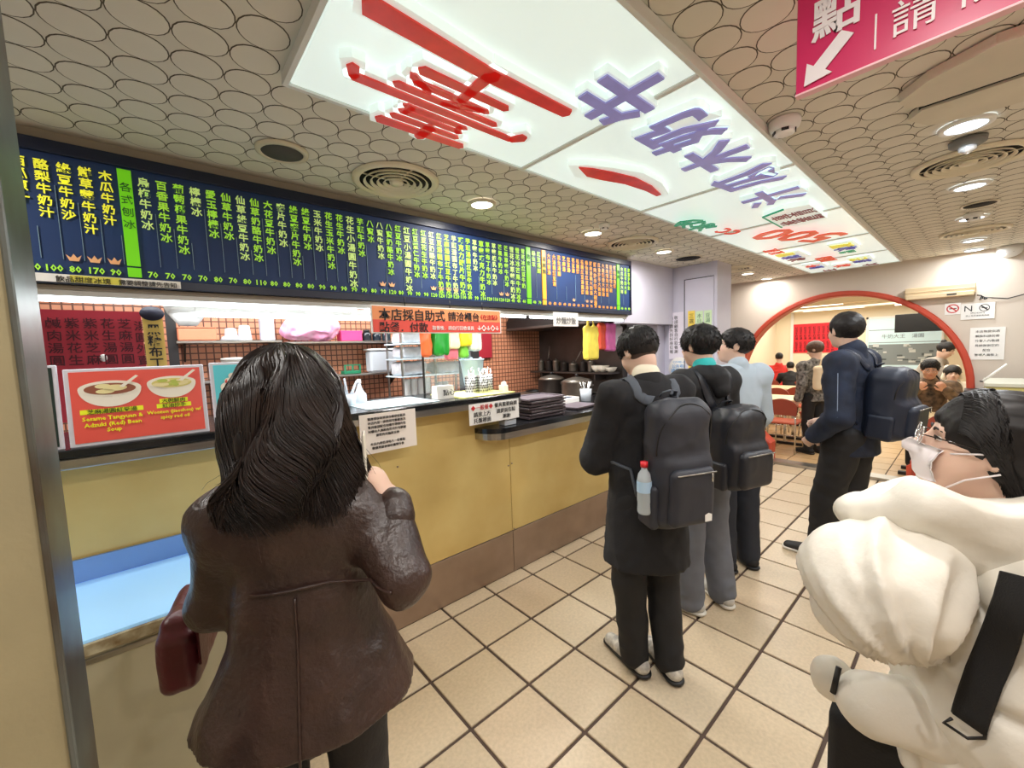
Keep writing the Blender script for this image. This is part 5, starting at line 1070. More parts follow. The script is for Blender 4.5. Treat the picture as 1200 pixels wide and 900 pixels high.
    def shoes(s, m, sole=None, h=.007, size=1.0):
        k = s.k*size
        for n in 'LR':
            a, t_ = s.J['an'+n], s.J['to'+n]; d = t_-a; dz = d*1.0; d[2] = 0; d = d/np.linalg.norm(d); b = a-A(0, 0, a[2]-t_[2])
            zf = t_[2]-.03
            sh = [cap(b-d*.05*k+A(0, 0, .02), b+d*.0*k+A(0, 0, .045), .040*k, .042*k, .02), cap(b+A(0, 0, .03), b+d*.19*k+A(0, 0, .002), .044*k, .036*k, .03), cut(A(b[0], b[1], zf+.012), (0, 0, -1))]
            sh[-1] = ('p', A(b[0], b[1], zf+.012), A(0, 0, -1))
            sh_o = solid('shoe', sh, h, m, s.t)
            so = [cap(A(*b[:2], zf+.018)-d*.052*k, A(*b[:2], zf+.018)+d*.195*k, .045*k, .041*k, .02, A(0, 0, 1), .5), ('p', A(b[0], b[1], zf+.001), A(0, 0, -1)), ('p', A(b[0], b[1], zf+.028), A(0, 0, 1))]
            so2 = solid('sole', so, h, sole or M_sole, sh_o)
            q = MB()
            for i in range(4):
                c_ = b+d*(.055+.026*i)*k; sdv = np.cross(d, A(0, 0, 1)); zz = .075-.013*i
                q.tube([c_-sdv*.022+A(0, 0, zz-.012), c_+A(0, 0, zz), c_+sdv*.022+A(0, 0, zz-.012)], .0032, 5)
            e3 = q.build('laces', sole or M_sole, sh_o); e3['kind'] = 'stuff'

def backpack(P, garment, label, m, w_=.30, hh=.46, dp=.17, top=1.42, back=None, tilt=0.0, m2=None, strap_m=None, off=.0, yoff=0.0):
    """bag worn on the back of person P, built in that person's frame"""
    t = thing('backpack', label, 'backpack', (P.loc[0], P.loc[1], 0), R(P.az-90)); k = P.k
    zc = top*k-hh/2
    pt = A(off, -.1, zc)
    B, N = snap(garment, [A(off, -.4, zc+.08)], .0, 10); yb = B[0][1]+yoff
    Rm = rotm(0, tilt, 0); c = A(off, yb-dp/2-.002, zc)
    q = lambda x, y, z: c+Rm@A(x, y, z)
    body = [rbx(c, (w_/2, dp/2, hh/2), .080, .02, Rm), rbx(q(0, -dp*.32, -hh*.18), (w_/2*.86, dp*.32, hh*.27), .045, .03, Rm)]
    solid('bag_body', body, .009, m, t, folds(.006, (10, 10, 7), .3, seed=w_*30))
    fp = solid('front_pocket', [rbx(q(0, -dp*.66, -hh*.20), (w_/2*.76, dp*.16, hh*.22), .035, .02, Rm)], .008, m2 or m, t, folds(.003, (12, 12, 9), .3))
    mz = M_rubber
    def zip_(pts, nm='zip'):
        S_, N_ = snap(body, pts, .003); MB().tube([tuple(p) for p in S_], .0035, 6).build(nm, mz, t)
    zip_([q(w_/2*math.cos(a)*.96, -dp*.30, hh*.10+hh*.36*math.sin(a)) for a in np.linspace(0, math.pi, 18)])
    MB().tube([tuple(q(-w_/2*.66, -dp*.84, -hh*.01)), tuple(q(w_/2*.66, -dp*.84, -hh*.01))], .0035, 6).build('zip', M_steel, fp)
    MB().tube([tuple(q(w_/2*.5, -dp*.86, -hh*.01)), tuple(q(w_/2*.5, -dp*.87, -hh*.08))], .0035, 6).build('zip_pull', M_chrome, fp)
    MB().band([q(-.04, dp*.45, hh*.49), q(-.035, dp*.35, hh*.53), q(0, dp*.3, hh*.545), q(.035, dp*.35, hh*.53), q(.04, dp*.45, hh*.49)], [(0, 0, 1)]*5, .02, .004).build('grab_loop', strap_m or m, t)
    for sg in (-1, 1):
        shj = P.J['shR' if sg > 0 else 'shL']; x = shj[0]*.62
        pts = [q(sg*.07, dp*.5, hh*.46), A(x, yb+.02, shj[2]+.02), A(x, -.0, shj[2]+.12), A(x*1.1, .14, shj[2]+.02), A(x*1.25, .2, shj[2]-.12), A(x*1.5, .15, shj[2]-.25), A(x*1.7, .02, shj[2]-.32), A(x*1.6, yb+.02, shj[2]-.34), q(sg*w_*.42, dp*.48, -hh*.38)]
        dense = []
        for i in range(len(pts)-1):
            for kx in range(4): dense.append(pts[i]+(pts[i+1]-pts[i])*kx/4)
        S_, N_ = snap(garment, dense, .004); S_[0] = dense[0]
        MB().band([tuple(p) for p in S_], [tuple(n) for n in N_], [.052 if i < 18 else .016 for i in range(len(S_))], .006).build('shoulder_strap', strap_m or m, t)
    solid('side_pocket', [rbx(q(-w_/2*.93, -dp*.05, -hh*.30), (.024, dp*.34, hh*.17), .02, .02, Rm)], .008, m2 or m, t); solid('side_pocket', [rbx(q(w_/2*.93, -dp*.05, -hh*.30), (.024, dp*.34, hh*.17), .02, .02, Rm)], .008, m2 or m, t)
    return t, q
M_coat = mat('coat_black_wool', (26, 26, 30), .85, noise=.2, nscale=30, bump=.15, bscale=200); M_blkc = mat('black_cotton', (24, 24, 27), .8, bump=.15, bscale=150); M_bkt = mat('trouser_black', (22, 22, 25), .75, bump=.1, bscale=120)
M_bag1 = mat('nylon_dark_grey', (44, 46, 56), .55, noise=.2, nscale=10, bump=.1, bscale=300); M_strap1 = mat('strap_grey', (78, 84, 94), .7); M_bag2 = mat('nylon_black', (28, 30, 38), .45, bump=.1, bscale=300); M_bag3 = mat('nylon_navy', (24, 32, 50), .5, bump=.1, bscale=300)

# ---- 1 woman in brown leather jacket, nearest on the left
p = Person('woman with wavy dark bob and brown leather jacket seen from behind', (.235, 1.10), 68, 1.76, hw=.165, yaw=-4, pitch=0,
           wj=dict(elR=W(476, 676, .98), wrR=W(460, 590, 1.06)), joints=dict(shR=(.138, -.01, 1.30), shL=(-.145, -.015, 1.325), elL=(-.205, .05, 1.10), wrL=(-.10, .24, 1.02), head=(.0, .03, 1.580), neck=(0, -.01, 1.43)))
dh = p.local(W(436, 552, 1.07))-p.J['wrR']; p.hands['R'] = (tuple(dh), tuple(p.local(W(380, 560, 1.10))-p.local(W(436, 560, 1.07))), .55)
p.body(.007); p.face()
M_lea = mat('brown_leather', (66, 44, 37), .36, noise=.35, nscale=7, bump=.35, bscale=70, ncol=(44, 29, 26), spec=.6)
leather = p.top_prims(e=.020, hem=.835, sleeve=(.060, .060, .046), flat=.72, flare=.095, waistr=.012, collar=.02)
jk = solid('leather_jacket', leather, .0075, M_lea, p.t, folds(.009, (7, 7, 5), .35, (24, 24, 24)))
seam = [A(x, -.3, 1.175+.01*math.cos(x*9)) for x in np.linspace(-.15, .145, 26)]; S_, N_ = snap(leather, seam, .009, 10); MB().tube([tuple(v) for v in S_], .0040, 6).build('yoke_seam', M_lea, jk)
seam = [A(-.0, -.3, z) for z in np.linspace(1.17, .86, 24)]; S_, N_ = snap(leather, seam, .008, 10); MB().tube([tuple(v) for v in S_], .0030, 6).build('back_seam', M_lea, jk)
for n in 'LR':
    w_, el = p.J['wr'+n], p.J['el'+n]; d = (w_-el)/np.linalg.norm(w_-el); solid('cuff', [cap(w_-d*.035, w_-d*.008, .051, .050, .01)], .007, M_lea, jk)
solid('trousers', p.trouser_prims(.012, wide=(.088, .068, .055)), .01, mat('trouser_charcoal', (30, 28, 30), .7, bump=.2, bscale=90), p.t, folds(.006, (7, 7, 4))); p.shoes(M_blkc, M_rubber)
# bob hair: volume and locks
HB = [ell(p.hp(0, -.015, .045), A(.104, .120, .104)*p.k, .03, p.H), ell(p.hp(-.01, -.045, -.075), A(.130, .118, .125)*p.k, .05, p.H), ell(p.hp(0, -.05, -.18), A(.140, .105, .080)*p.k, .05, p.H), ell(p.hp(0, .13, -.07), A(.075, .085, .13)*p.k, .03, p.H, True)]
solid('hair', HB, .008, M_hairb, p.t, lambda V, N: .006*vnoise(V*np.array([45, 45, 7]))+.004*vnoise(V*np.array([90, 90, 14])))
n = 2600; ph = RNG.uniform(R(125), R(415), n); zz0 = RNG.uniform(0, 1, n)**.8; L_ = 14
path = np.zeros((n, L_, 3)); crown = A(.0, -.02, .15)
for i in range(L_):
    t_ = (i/(L_-1))*RNG.uniform(.98, 1.0)+0*zz0; tt_ = zz0*.75+(1-zz0*.75)*i/(L_-1); th = tt_*2.9
    ang = ph+.30*np.sin(tt_*9+ph*5)*tt_+.09*np.sin(tt_*20+ph*7)*tt_
    rr_ = np.where(th < 1.57, np.sin(np.minimum(th, 1.57)), 1.0)*(.106+.040*np.clip((th-1.2)/1.0, 0, 1)+.010*np.clip((th-2.2)/.5, 0, 1))
    rr_ = rr_*(1+.10*np.sin(tt_*15+ph*3)*tt_**2); zz = np.where(th < 1.57, .045+.108*np.cos(np.minimum(th, 1.57)), .045-(th-1.57)*.192*(1+.10*np.sin(ph*6)+.14*(RNG.rand(n)-.3)*(i == L_-1)))
    rr_ = rr_*(1+.04*np.sin(ph*13+tt_*4)); path[:, i] = np.stack([rr_*np.cos(ang)-.002, rr_*np.sin(ang)*1.0-.028, zz], -1)
path = p.J['head']+(path*p.k)@p.H.T+RNG.randn(n, 1, 3)*.002
lockmesh('hair_lock', path, .0034, M_hairb, p.t, 3, taper=.2)
n = 160; i_ = RNG.randint(0, len(path), n); fly = path[i_, 7:]*1.0; fly += (np.linspace(0, 1, fly.shape[1])**2)[None, :, None]*RNG.randn(n, 1, 3)*.022; lockmesh('loose_hair', fly, .0009, M_hairb, p.t, 3)
WOMAN = p
# phone edge in her hand and the dark red bag
t = thing('phone', 'thin pale phone edge held up in the woman\'s right hand', 'phone'); a = W(428, 540, 1.06); t.location = tuple(a); t.rotation_euler = (0, 0, R(68)); box('body', (-.036, .036, -.004, .004, -.07, .075), mat('phone_pale', (226, 220, 206), .3), t, .003); box('screen', (-.033, .033, .004, .0045, -.065, .07), mat('phone_screen', (30, 34, 40), .15), t)
t = thing('handbag', 'dark red leather handbag hanging behind the woman\'s left elbow', 'bag'); t.location = tuple(W(222, 745, 1.16)); t.rotation_euler = (0, 0, R(75)); M_wine = mat('wine_leather', (84, 26, 32), .35, bump=.2, bscale=60)
solid('bag_body', [rbx((0, 0, 0), (.13, .045, .085), .03), rbx((0, 0, .02), (.11, .04, .09), .03)], .007, M_wine, t, folds(.004, (12, 12, 12))); box('flap', (-.125, .125, -.052, -.046, -.02, .075), M_wine, t, .003); box('edge_piping', (-.127, .127, -.050, -.044, .072, .082), M_wine, t, .002)
lc = Matrix.Rotation(-R(75), 3, 'Z'); sh_w = np.array(p.t.matrix_basis.to_3x3() if False else 0)
a0 = A(*t.location); sw = p.loc[0]+(p.Rz@p.J['shL'])[0], p.loc[1]+(p.Rz@p.J['shL'])[1], p.J['shL'][2]+.05
rel = lambda v: tuple(lc @ Vector(np.array(v)-a0))
wl_ = p.Rz@p.J['wrL']+A(p.loc[0], p.loc[1], 0)+A(0, 0, -.06)
MB().tube([(-.06, 0, .08), rel(wl_*.5+(a0+A(0, 0, .1))*.5), rel(wl_), (.06, 0, .08)], .008, 6).build('handle', M_wine, t)

# ---- 2 man in the long black coat
p = Person('tall man in long black coat and white collar looking down', (1.845, 1.10), 66, 1.79, hw=.175, yaw=10, pitch=-28,
           joints=dict(head=(.0, .055, 1.665), elL=(-.235, .09, 1.13), wrL=(-.09, .28, 1.18), elR=(.235, .10, 1.13), wrR=(.06, .30, 1.18), toL=(-.10, .17, .03), anL=(-.075, .0, .085), anR=(.065, -.09, .085), toR=(.08, .08, .03)))
p.body(.009); p.face(); p.short_hair(2600, .024, .006, fade=.012, grow=.006, mess=.30)
solid('hair_fade', [ell(p.hp(0, -.012, .020), A(.0790, .0975, .092)*p.k, .01, p.H), ell(p.hp(0, .115, -.045), A(.082, .088, .115)*p.k, .02, p.H, True), ('p', p.hp(0, -.09, -.088), p.H@A(0, .34, -.94)), ell(p.hp(-.085, .004, -.006), A(.020, .026, .036)*p.k, .008, p.H, True)], .007, mat('hair_stubble', (74, 58, 50), .8), p.t)
coat = p.top_prims(e=.032, hem=.60, sleeve=(.078, .072, .058), flat=.80, flare=.045, waistr=.02)
solid('overcoat', coat, .009, M_coat, p.t, folds(.014, (8, 8, 3.0), .25)); solid('coat_collar', [cap(p.J['neck']-A(0, .0, .045), p.J['neck']+A(0, -.01, -.002), .088, .080, .01, A(0, 1, 0), .9)], .007, M_coat, p.t)
solid('shirt_collar', [cap(p.J['neck']-A(0, 0, .01), p.J['neck']+A(0, .002, .034), .076, .070, .01, A(0, 1, 0), .95)], .006, mat('shirt_cream', (236, 228, 206), .7), p.t)
solid('trousers', p.trouser_prims(.02, wide=(.10, .082, .072)), .010, M_bkt, p.t, folds(.007, (6, 6, 9))); p.shoes(mat('shoe_white', (222, 216, 204), .55, noise=.2, nscale=30, ncol=(150, 146, 140)), M_rubber)
bp, q_ = backpack(p, coat, 'dark grey backpack on the long-coated man, bottle in its side pocket', M_bag1, .30, .60, .17, 1.43, strap_m=M_strap1, tilt=4)
MB().prism([(-.018, -.03), (.018, -.03), (.018, .0), (.0, .008), (-.018, .0)], 0, .002, frameM(tuple(q_(.07, -.141, -.20)), (1, 0, 0), (0, 0, 1))).build('patch', M_paper, bp)
# water bottle in the left side pocket
bt = thing('water_bottle', 'clear water bottle with red cap and blue label in the backpack side pocket', 'bottle'); lp = q_(-.172, -.015, -.10); wl = p.Rz@lp; bt.location = (wl[0]+p.loc[0], wl[1]+p.loc[1], wl[2]-.11)
M_wat = mat('clear_bottle', (222, 232, 238), .08, alpha=.55); MB().lathe([(.028, 0), (.032, .01), (.030, .05), (.032, .06), (.031, .14), (.032, .15), (.026, .18), (.013, .200), (.012, .212)], n=24).build('body', M_wat, bt)
MB().lathe([(.0328, .10), (.0328, .15)], n=24, cap=False).build('paper_label', mat('label_blue', (176, 206, 232), .4), bt); MB().cyl((0, 0, .212), .0165, .024, 16).build('cap', mat('cap_red', (214, 36, 48), .4), bt)

# ---- 3 man in black hooded jacket and grey trousers
p = Person('man in black hooded jacket and grey trousers with black backpack', (2.57, 1.13), 72, 1.80, yaw=6, pitch=-4, joints=dict(elR=(.27, .02, 1.16), wrR=(.2, .2, 1.0), elL=(-.27, .02, 1.16), wrL=(-.2, .2, 1.0), anL=(-.13, -.02, .085), toL=(-.2, .12, .03), anR=(.12, -.05, .085), toR=(.15, .11, .03)))
p.body(.009); p.face(); p.short_hair(2600, .032, .006, fade=-.012, grow=.012, mess=.22)
hood = p.top_prims(e=.030, hem=.86, sleeve=(.075, .068, .055), flare=.01); hoodp = [cap(p.J['neck']+A(-.06, -.03, -.02), p.J['neck']+A(.06, -.03, -.02), .062, None, .03), cap(p.J['neck']+A(0, -.09, -.05), p.J['neck']+A(0, -.12, -.10), .075, .05, .05)]
solid('jacket', hood, .009, M_blkc, p.t, folds(.008, (6, 6, 6))); solid('hood', hoodp, .008, M_blkc, p.t, folds(.006, (12, 12, 12))); solid('collar_lining', [cap(p.J['neck']-A(0, 0, .01), p.J['neck']+A(0, .0, .035), .072, .068, .01)], .007, mat('teal_lining', (40, 190, 190), .6), p.t)
solid('trousers', p.trouser_prims(.02, wide=(.105, .088, .080)), .010, mat('trouser_grey', (104, 108, 118), .8, noise=.15, nscale=12), p.t, folds(.008, (6, 6, 9))); p.shoes(mat('shoe_grey', (186, 184, 178), .6), M_sole)
backpack(p, hood, 'black round-bottomed backpack on the man in the black hood', M_bag2, .32, .48, .20, 1.30, tilt=3)

# ---- 4 man in pale shirt, looking up to the left
p = Person('young man in pale blue grey shirt looking left past the hooded man', (3.20, 1.16), 62, 1.79, yaw=58, pitch=8, joints=dict(elR=(.26, .03, 1.14), wrR=(.22, .16, .92), elL=(-.26, .03, 1.14), wrL=(-.2, .2, .95)))
p.body(.010); p.face(); p.short_hair(2200, .026, .007, fade=-.004, grow=.008, fringe=-.012, mess=.2)
pale = p.top_prims(e=.030, hem=.88, sleeve=(.075, .068, .055)); solid('shirt', pale, .010, mat('pale_blue_shirt', (176, 190, 202), .8), p.t, folds(.009, (6, 6, 6))); solid('collar', [cap(p.J['neck']-A(0, 0, .03), p.J['neck']+A(0, .0, .012), .080, .072, .01)], .008, MATS['pale_blue_shirt'], p.t)
solid('trousers', p.trouser_prims(.02, wide=(.105, .085, .074)), .010, mat('trouser_navy', (34, 38, 48), .8), p.t, folds(.007, (6, 6, 9))); p.shoes(M_blkc, M_rubber)

# ---- 5 man in dark denim jacket stepping towards the counter
p = Person('broad man in dark denim jacket stepping left with navy backpack', (3.84, .60), 80, 1.88, hw=.21, yaw=-34, pitch=4, girth=1.12, lean=.03,
           joints=dict(anL=(-.10, .14, .085), toL=(-.12, .32, .03), knL=(-.10, .10, .50), anR=(.10, .02, .085), toR=(.12, .19, .03), knR=(.10, .04, .49), elL=(-.29, -.03, 1.15), wrL=(-.20, .15, .98), elR=(.30, -.02, 1.17), wrR=(.15, .2, 1.06)))
p.body(.010); p.face(); p.short_hair(1800, .014, .007, fade=-.012, grow=.005, mess=.15)
M_den = mat('dark_denim', (30, 42, 66), .8, noise=.35, nscale=9, bump=.2, bscale=220, ncol=(16, 22, 36)); den = p.top_prims(e=.030, hem=.86, sleeve=(.088, .080, .060))
solid('denim_jacket', den, .010, M_den, p.t, folds(.009, (6, 6, 5))); solid('collar', [cap(p.J['neck']-A(0, 0, .04), p.J['neck']+A(0, .0, .02), .092, .084, .01)], .008, M_den, p.t)
M_st = mat('pale_stitching', (128, 142, 164), .7)
S_, N_ = snap(den, [p.J['shL']+(p.J['elL']-p.J['shL'])*q0+A(-.12, -.03, 0) for q0 in np.linspace(.15, .95, 12)], .003, 12); MB().tube([tuple(v) for v in S_], .0025, 5).build('stitch_line', M_st, p.t)
solid('trousers', p.trouser_prims(.02, wide=(.115, .090, .070)), .010, M_bkt, p.t, folds(.008, (6, 6, 9))); p.shoes(mat('shoe_black', (34, 32, 32), .6), M_sole)
backpack(p, den, 'navy backpack on the denim jacket man', M_bag3, .34, .50, .22, 1.39, tilt=5, yoff=.035)
# ---- 6 woman in the cream puffer, nearest on the right
hw_ = W(1158, 528, .82)
p = Person('woman in cream puffer jacket with white face mask and long black hair', (float(hw_[0])+.02, float(hw_[1])-.05), 92, 1.60, hw=.17, yaw=6, pitch=12,
           wj=dict(head=hw_, elL=W(1022, 690, .80), wrL=W(1080, 745, .86)), joints=dict(shL=(-.165, -.02, 1.235), shR=(.165, -.02, 1.235)))
p.J['neck'] = p.J['head']+A(0, -.05, -.17); p.hands['L'] = ((.3, -.6, -.5), (1, 0, 0), .5)
p.J['shL'] = p.local(W(1085, 640, .86))
p.body(.008); p.face()
M_puf = mat('cream_puffer', (234, 229, 218), .45, noise=.05, bump=.12, bscale=60); M_pufin = mat('white_lining', (246, 244, 240), .5)
J = p.J
def quilt(V, N):
    w_ = vnoise(V*5)*.02; ch_ = np.abs(np.sin((V[:, 2]+w_)*math.pi/.15)); return -.016*(1-ch_)**3+.009*vnoise(V*np.array([9, 9, 14]))+.006*(1-np.abs(vnoise(V*np.array([14, 14, 24])))*2.2)+.003*vnoise(V*34)
tor = [cap(J['chest']+A(0, -.02, -.02), J['waist']+A(0, -.03, 0), .185, .20, .05, A(0, 1, 0), .86), cap(J['waist'], A(0, 0, .80), .20, .205, .05, A(0, 1, 0), .88), cap(A(-.135, -.05, 1.235), J['shR'], .088, None, .06), cap(J['chest'], J['neck']-A(0, 0, .03), .15, .10, .05), cut((0, 0, .72), (0, 0, -1))]
solid('puffer_body', tor, .009, M_puf, p.t, quilt)
def crinkle(axis0, c0):
    def f(V, N):
        d = V-c0; ang = np.arctan2(d[:, 2], d[:, 1]); rad = np.linalg.norm(d, axis=1)
        r = 1-np.abs(vnoise(np.stack([ang*3.4, rad*5, V[:, 0]*3], -1)))*2.2
        r2 = 1-np.abs(vnoise(np.stack([ang*6.5+rad*6, rad*7, V[:, 0]*7], -1)))*2.2; wq = np.clip((rad-.03)/.05, 0, 1); return .013*r*wq+.006*r2*wq+.006*vnoise(V*11)+.003*vnoise(V*34)
    return f
sl0 = p.local(W(1085, 640, .86))
slv = [cap(sl0, J['elL']+A(0, 0, .02), .075, .098, .05), ell(J['elL']+A(.0, .0, -.005), (.100, .105, .100), .05), cap(J['elL']+A(0, 0, -.02), J['wrL']+A(0, 0, .0), .095, .045, .03)]
solid('puffer_sleeve', slv, .008, M_puf, p.t, crinkle(1, J['wrL']))
solid('puffer_sleeve', [cap(J['shR'], J['elR'], .09, .095, .03), cap(J['elR'], J['wrR'], .095, .07, .03)], .012, M_puf, p.t, folds(.010))
lb0 = p.local(W(1025, 822, .86)); lb1 = p.local(W(1120, 850, .84))
solid('jacket_front', [cap(lb0, lb1, .052, .085, .04), ell(lb0+A(0, .0, -.01), (.05, .055, .045), .03)], .008, M_puf, p.t, folds(.009, (8, 8, 8), .3))
c0 = p.local(W(975, 795, .93)); solid('jacket_front', [ell(c0, (.03, .045, .05), .03)], .008, M_puf, p.t, folds(.004)); MB().tube([tuple(p.local(W(983, 782, .885))), tuple(p.local(W(976, 812, .885)))], .006, 6).build('zip', M_rubber, p.t)
solid('seat_of_trousers', p.trouser_prims(.0, wide=(.095, .085, .07)), .012, M_bkt, p.t, folds(.008, (6, 6, 8))); p.shoes(M_blkc, M_sole)
# hood and high collar of soft rolls
g_ = lambda u, v, d: p.local(W(u, v, d))
hd_ = [cap(g_(1012, 597, .86), g_(1085, 596, .78), .030, .040, .03), cap(g_(1085, 596, .78), g_(1190, 622, .74), .040, .060, .03), cap(g_(1010, 600, .88), g_(1090, 618, .80), .030, .045, .03), cap(g_(1090, 618, .80), g_(1230, 680, .74), .045, .065, .03), cap(g_(1012, 597, .90), g_(1060, 590, 1.02), .035, .05, .04), cap(g_(1060, 590, 1.02), g_(1200, 600, 1.02), .05, .06, .04)]
solid('hood', hd_, .007, M_puf, p.t, folds(.014, (10, 10, 10), .35))
MB().lathe([(.006, 0), (.007, .003), (.003, .004)], n=12, M=frameM(tuple(g_(1022, 603, .835)), tuple(p.local(W(1040, 603, .835))-g_(1022, 603, .835)), (0, 0, 1))).build('snap_button', M_chrome, p.t)
# broad black shoulder strap and clip
front = tor+slv[:1]
sp = [g_(1092, 612, .66), g_(1100, 648, .66), g_(1098, 700, .66), g_(1090, 760, .67), g_(1078, 820, .68), g_(1060, 872, .70)]
dn = [sp[i]+(sp[i+1]-sp[i])*k_/4 for i in range(len(sp)-1) for k_ in range(4)]+[sp[-1]]
S_, N_ = snap(tor, dn, .012, 10)
0 and print('STRAP', [[round(float(c), 2) for c in v] for v in S_[::4]])
t = thing('shoulder_bag', 'broad black bag strap hanging across the cream puffer jacket', 'bag', (p.loc[0], p.loc[1], 0), R(p.az-90))
MB().band([tuple(v) for v in S_], [tuple(v) for v in N_], .048, .004).build('strap', mat('strap_black', (20, 20, 22), .8, bump=.3, bscale=400), t)
e_ = S_[-1]; MB().tube([tuple(e_+A(-.006, .02, 0)), tuple(e_+A(-.006, .03, -.015)), tuple(e_+A(-.006, 0, -.025)), tuple(e_+A(-.006, -.02, -.01)), tuple(e_+A(-.006, -.02, .0))], .003, 6).build('wire_clip', M_rubber, t)
solid('bag_body', [rbx(e_+A(.16, .07, -.30), (.05, .15, .11), .03)], .012, M_blkc, t)
# hair, mask, glasses
k = p.k
LH = [ell(p.hp(0, -.012, .040), A(.090, .110, .096)*k, .02, p.H), cap(p.hp(0, -.08, -.02), p.hp(.0, -.15, -.17), .080*k, .075*k, .05), ell(p.hp(0, .150, -.055), A(.085, .095, .120)*k, .02, p.H, True)]
solid('hair', LH, .006, M_hair, p.t, lambda V, N: .004*vnoise(V*np.array([90, 14, 40]))+.002*vnoise(V*np.array([220, 30, 90])))
n = 1500; th0 = RNG.uniform(0, 1, n); side = RNG.uniform(-1, 1, n); L_ = 12; path = np.zeros((n, L_, 3))
for i in range(L_):
    s_ = i/(L_-1); a = (1-side*0)*s_
    y = .092-(.075+.08)*s_**.8-.02*th0*s_; 
    ang = side*(1.75+.1*np.sin(s_*8+side*9)); rad = .095+.018*s_
    z = np.cos(ang)*rad*(1-.25*s_)+.045-s_**1.6*.22*(1+.25*th0); x = np.sin(ang)*rad
    path[:, i] = np.stack([x, y+np.zeros(n)-np.abs(side)*.01, z], -1)
path = p.J['head']+(path*k)@p.H.T; P_ = path.reshape(-1, 3); d_ = sdf(LH, P_); g__ = grad(LH, P_); P_ = P_-g__*(d_-RNG.uniform(.0, .005, len(d_)))[:, None]; path = P_.reshape(n, L_, 3)
lockmesh('hair_lock', path, .0022, M_hair, p.t, 3, taper=.5)
head = p.head_prims()
mv = [p.hp(x, .125-abs(x)*.75, z) for z in np.linspace(-.012, -.098, 9) for x in np.linspace(-.066, .066, 15)]
Pm, _ = snap(head[:8], mv, .006, 8)
Pm = np.array(Pm).reshape(9, 15, 3)
for i in range(9): 
    b_ = math.sin(math.pi*i/8); Pm[i] += (p.H@A(0, 1, 0))*(.010*b_+.0015*(i % 2)); Pm[i, :] += 0
V_ = Pm.reshape(-1, 3); V2 = V_-(p.H@A(0, 1, 0))*.002; Fq = [(i*15+j, i*15+j+1, (i+1)*15+j+1, (i+1)*15+j) for i in range(8) for j in range(14)]
M_mask = mat('mask_white', (236, 228, 230), .7); nb = len(V_); F2 = [tuple(nb+x for x in f[::-1]) for f in Fq]; rimi = [j for j in range(15)]+[i*15+14 for i in range(1, 9)]+[8*15+j for j in range(13, -1, -1)]+[i*15 for i in range(7, 0, -1)]
F3 = [(rimi[i], rimi[(i+1) % len(rimi)], nb+rimi[(i+1) % len(rimi)], nb+rimi[i]) for i in range(len(rimi))]
q = MB(); q.add([tuple(v) for v in np.concatenate([V_, V2])], Fq+F2+F3, True); q.build('face_mask', M_mask, p.t)
for sg in (-1, 1):
    for z0, z1 in ((-.016, .012), (-.092, -.030)): MB().tube([p.hp(sg*.064, .062 if z0 > -.05 else .05, z0), p.hp(sg*.079, .03, (z0+z1)/2), p.hp(sg*.086, -.012, z1)], .0018, 6).build('ear_loop', M_mask, p.t)
    q = MB(); q.tube([p.hp(sg*.032+.026*math.cos(a), .112, .006+.020*math.sin(a)) for a in np.linspace(0, 6.2832, 20)], .0014, 6); q.build('glasses_rim', M_chrome, p.t)
    MB().tube([p.hp(sg*.058, .110, .012), p.hp(sg*.080, .06, .012), p.hp(sg*.084, -.005, .008)], .0013, 6).build('glasses_temple', M_iris, p.t)
    q = MB(); q.prism([(.025*math.cos(a), .019*math.sin(a)) for a in np.linspace(0, 6.2832, 20)[:-1]], 0, .001, Matrix.Translation(p.hp(sg*.032, .112, .006)) @ Matrix(p.H.tolist()).to_4x4() @ Matrix.Rotation(math.pi/2, 4, 'X')); q.build('lens', mat('lens_glass', (236, 236, 246), .03, alpha=.25), p.t)
MB().tube([p.hp(-.007, .112, .010), p.hp(0, .116, .012), p.hp(.007, .112, .010)], .0014, 6).build('glasses_bridge', M_chrome, p.t)

# ---- people in the dining hall
def seat_joints(Ht, fwd=.0, hand_z=.98, hand_y=.34, lean=.08, spread=.14):
    k = Ht/1.75
    J = dict(pelvis=(0, 0, .50), waist=(0, .02, .64), chest=(0, .03+lean*.5, .85), neck=(0, .03+lean, 1.05), head=(0, .07+lean*1.3, 1.20), shL=(-.185, .02+lean, .98), shR=(.185, .02+lean, .98), elL=(-.27, .16+lean, .80), elR=(.27, .16+lean, .80), wrL=(-spread, hand_y, hand_z-.06), wrR=(spread, hand_y, hand_z-.06))
    for n, s_ in (('L', -1), ('R', 1)): J['hip'+n] = (s_*.09, .02, .48); J['kn'+n] = (s_*.13, .42, .49); J['an'+n] = (s_*.13, .40, .085); J['to'+n] = (s_*.14, .56, .03)
    return {q: tuple(c*k for c in v) for q, v in J.items()}
M_camo = mat('camouflage_cloth', (146, 120, 92), .8, noise=.5, nscale=16, ncol=(52, 44, 38))
hd = W(1087, 437, 5.25)
p = Person('older man in camouflage jacket looking down at his hands in the gate', (hd[0]+.12, hd[1]), 187, 1.75, yaw=0, pitch=-14, joints=seat_joints(1.86, hand_z=1.03, hand_y=.40, lean=.10, spread=.12), skin=M_skin2)
p.hands = {'L': ((.5, .5, .75), (.2, -1, 0), .7), 'R': ((-.5, .5, .75), (-.2, -1, 0), .7)}
p.body(.009); p.face(True); p.short_hair(600, .028, .009, fade=.0, grow=.004, mess=.4)
cm = p.top_prims(e=.032, hem=.52, sleeve=(.078, .070, .052), collar=.01); solid('camouflage_jacket', cm, .012, M_camo, p.t, folds(.010)); solid('trousers', p.trouser_prims(.02), .014, M_bkt, p.t); p.shoes(M_blkc, M_rubber)
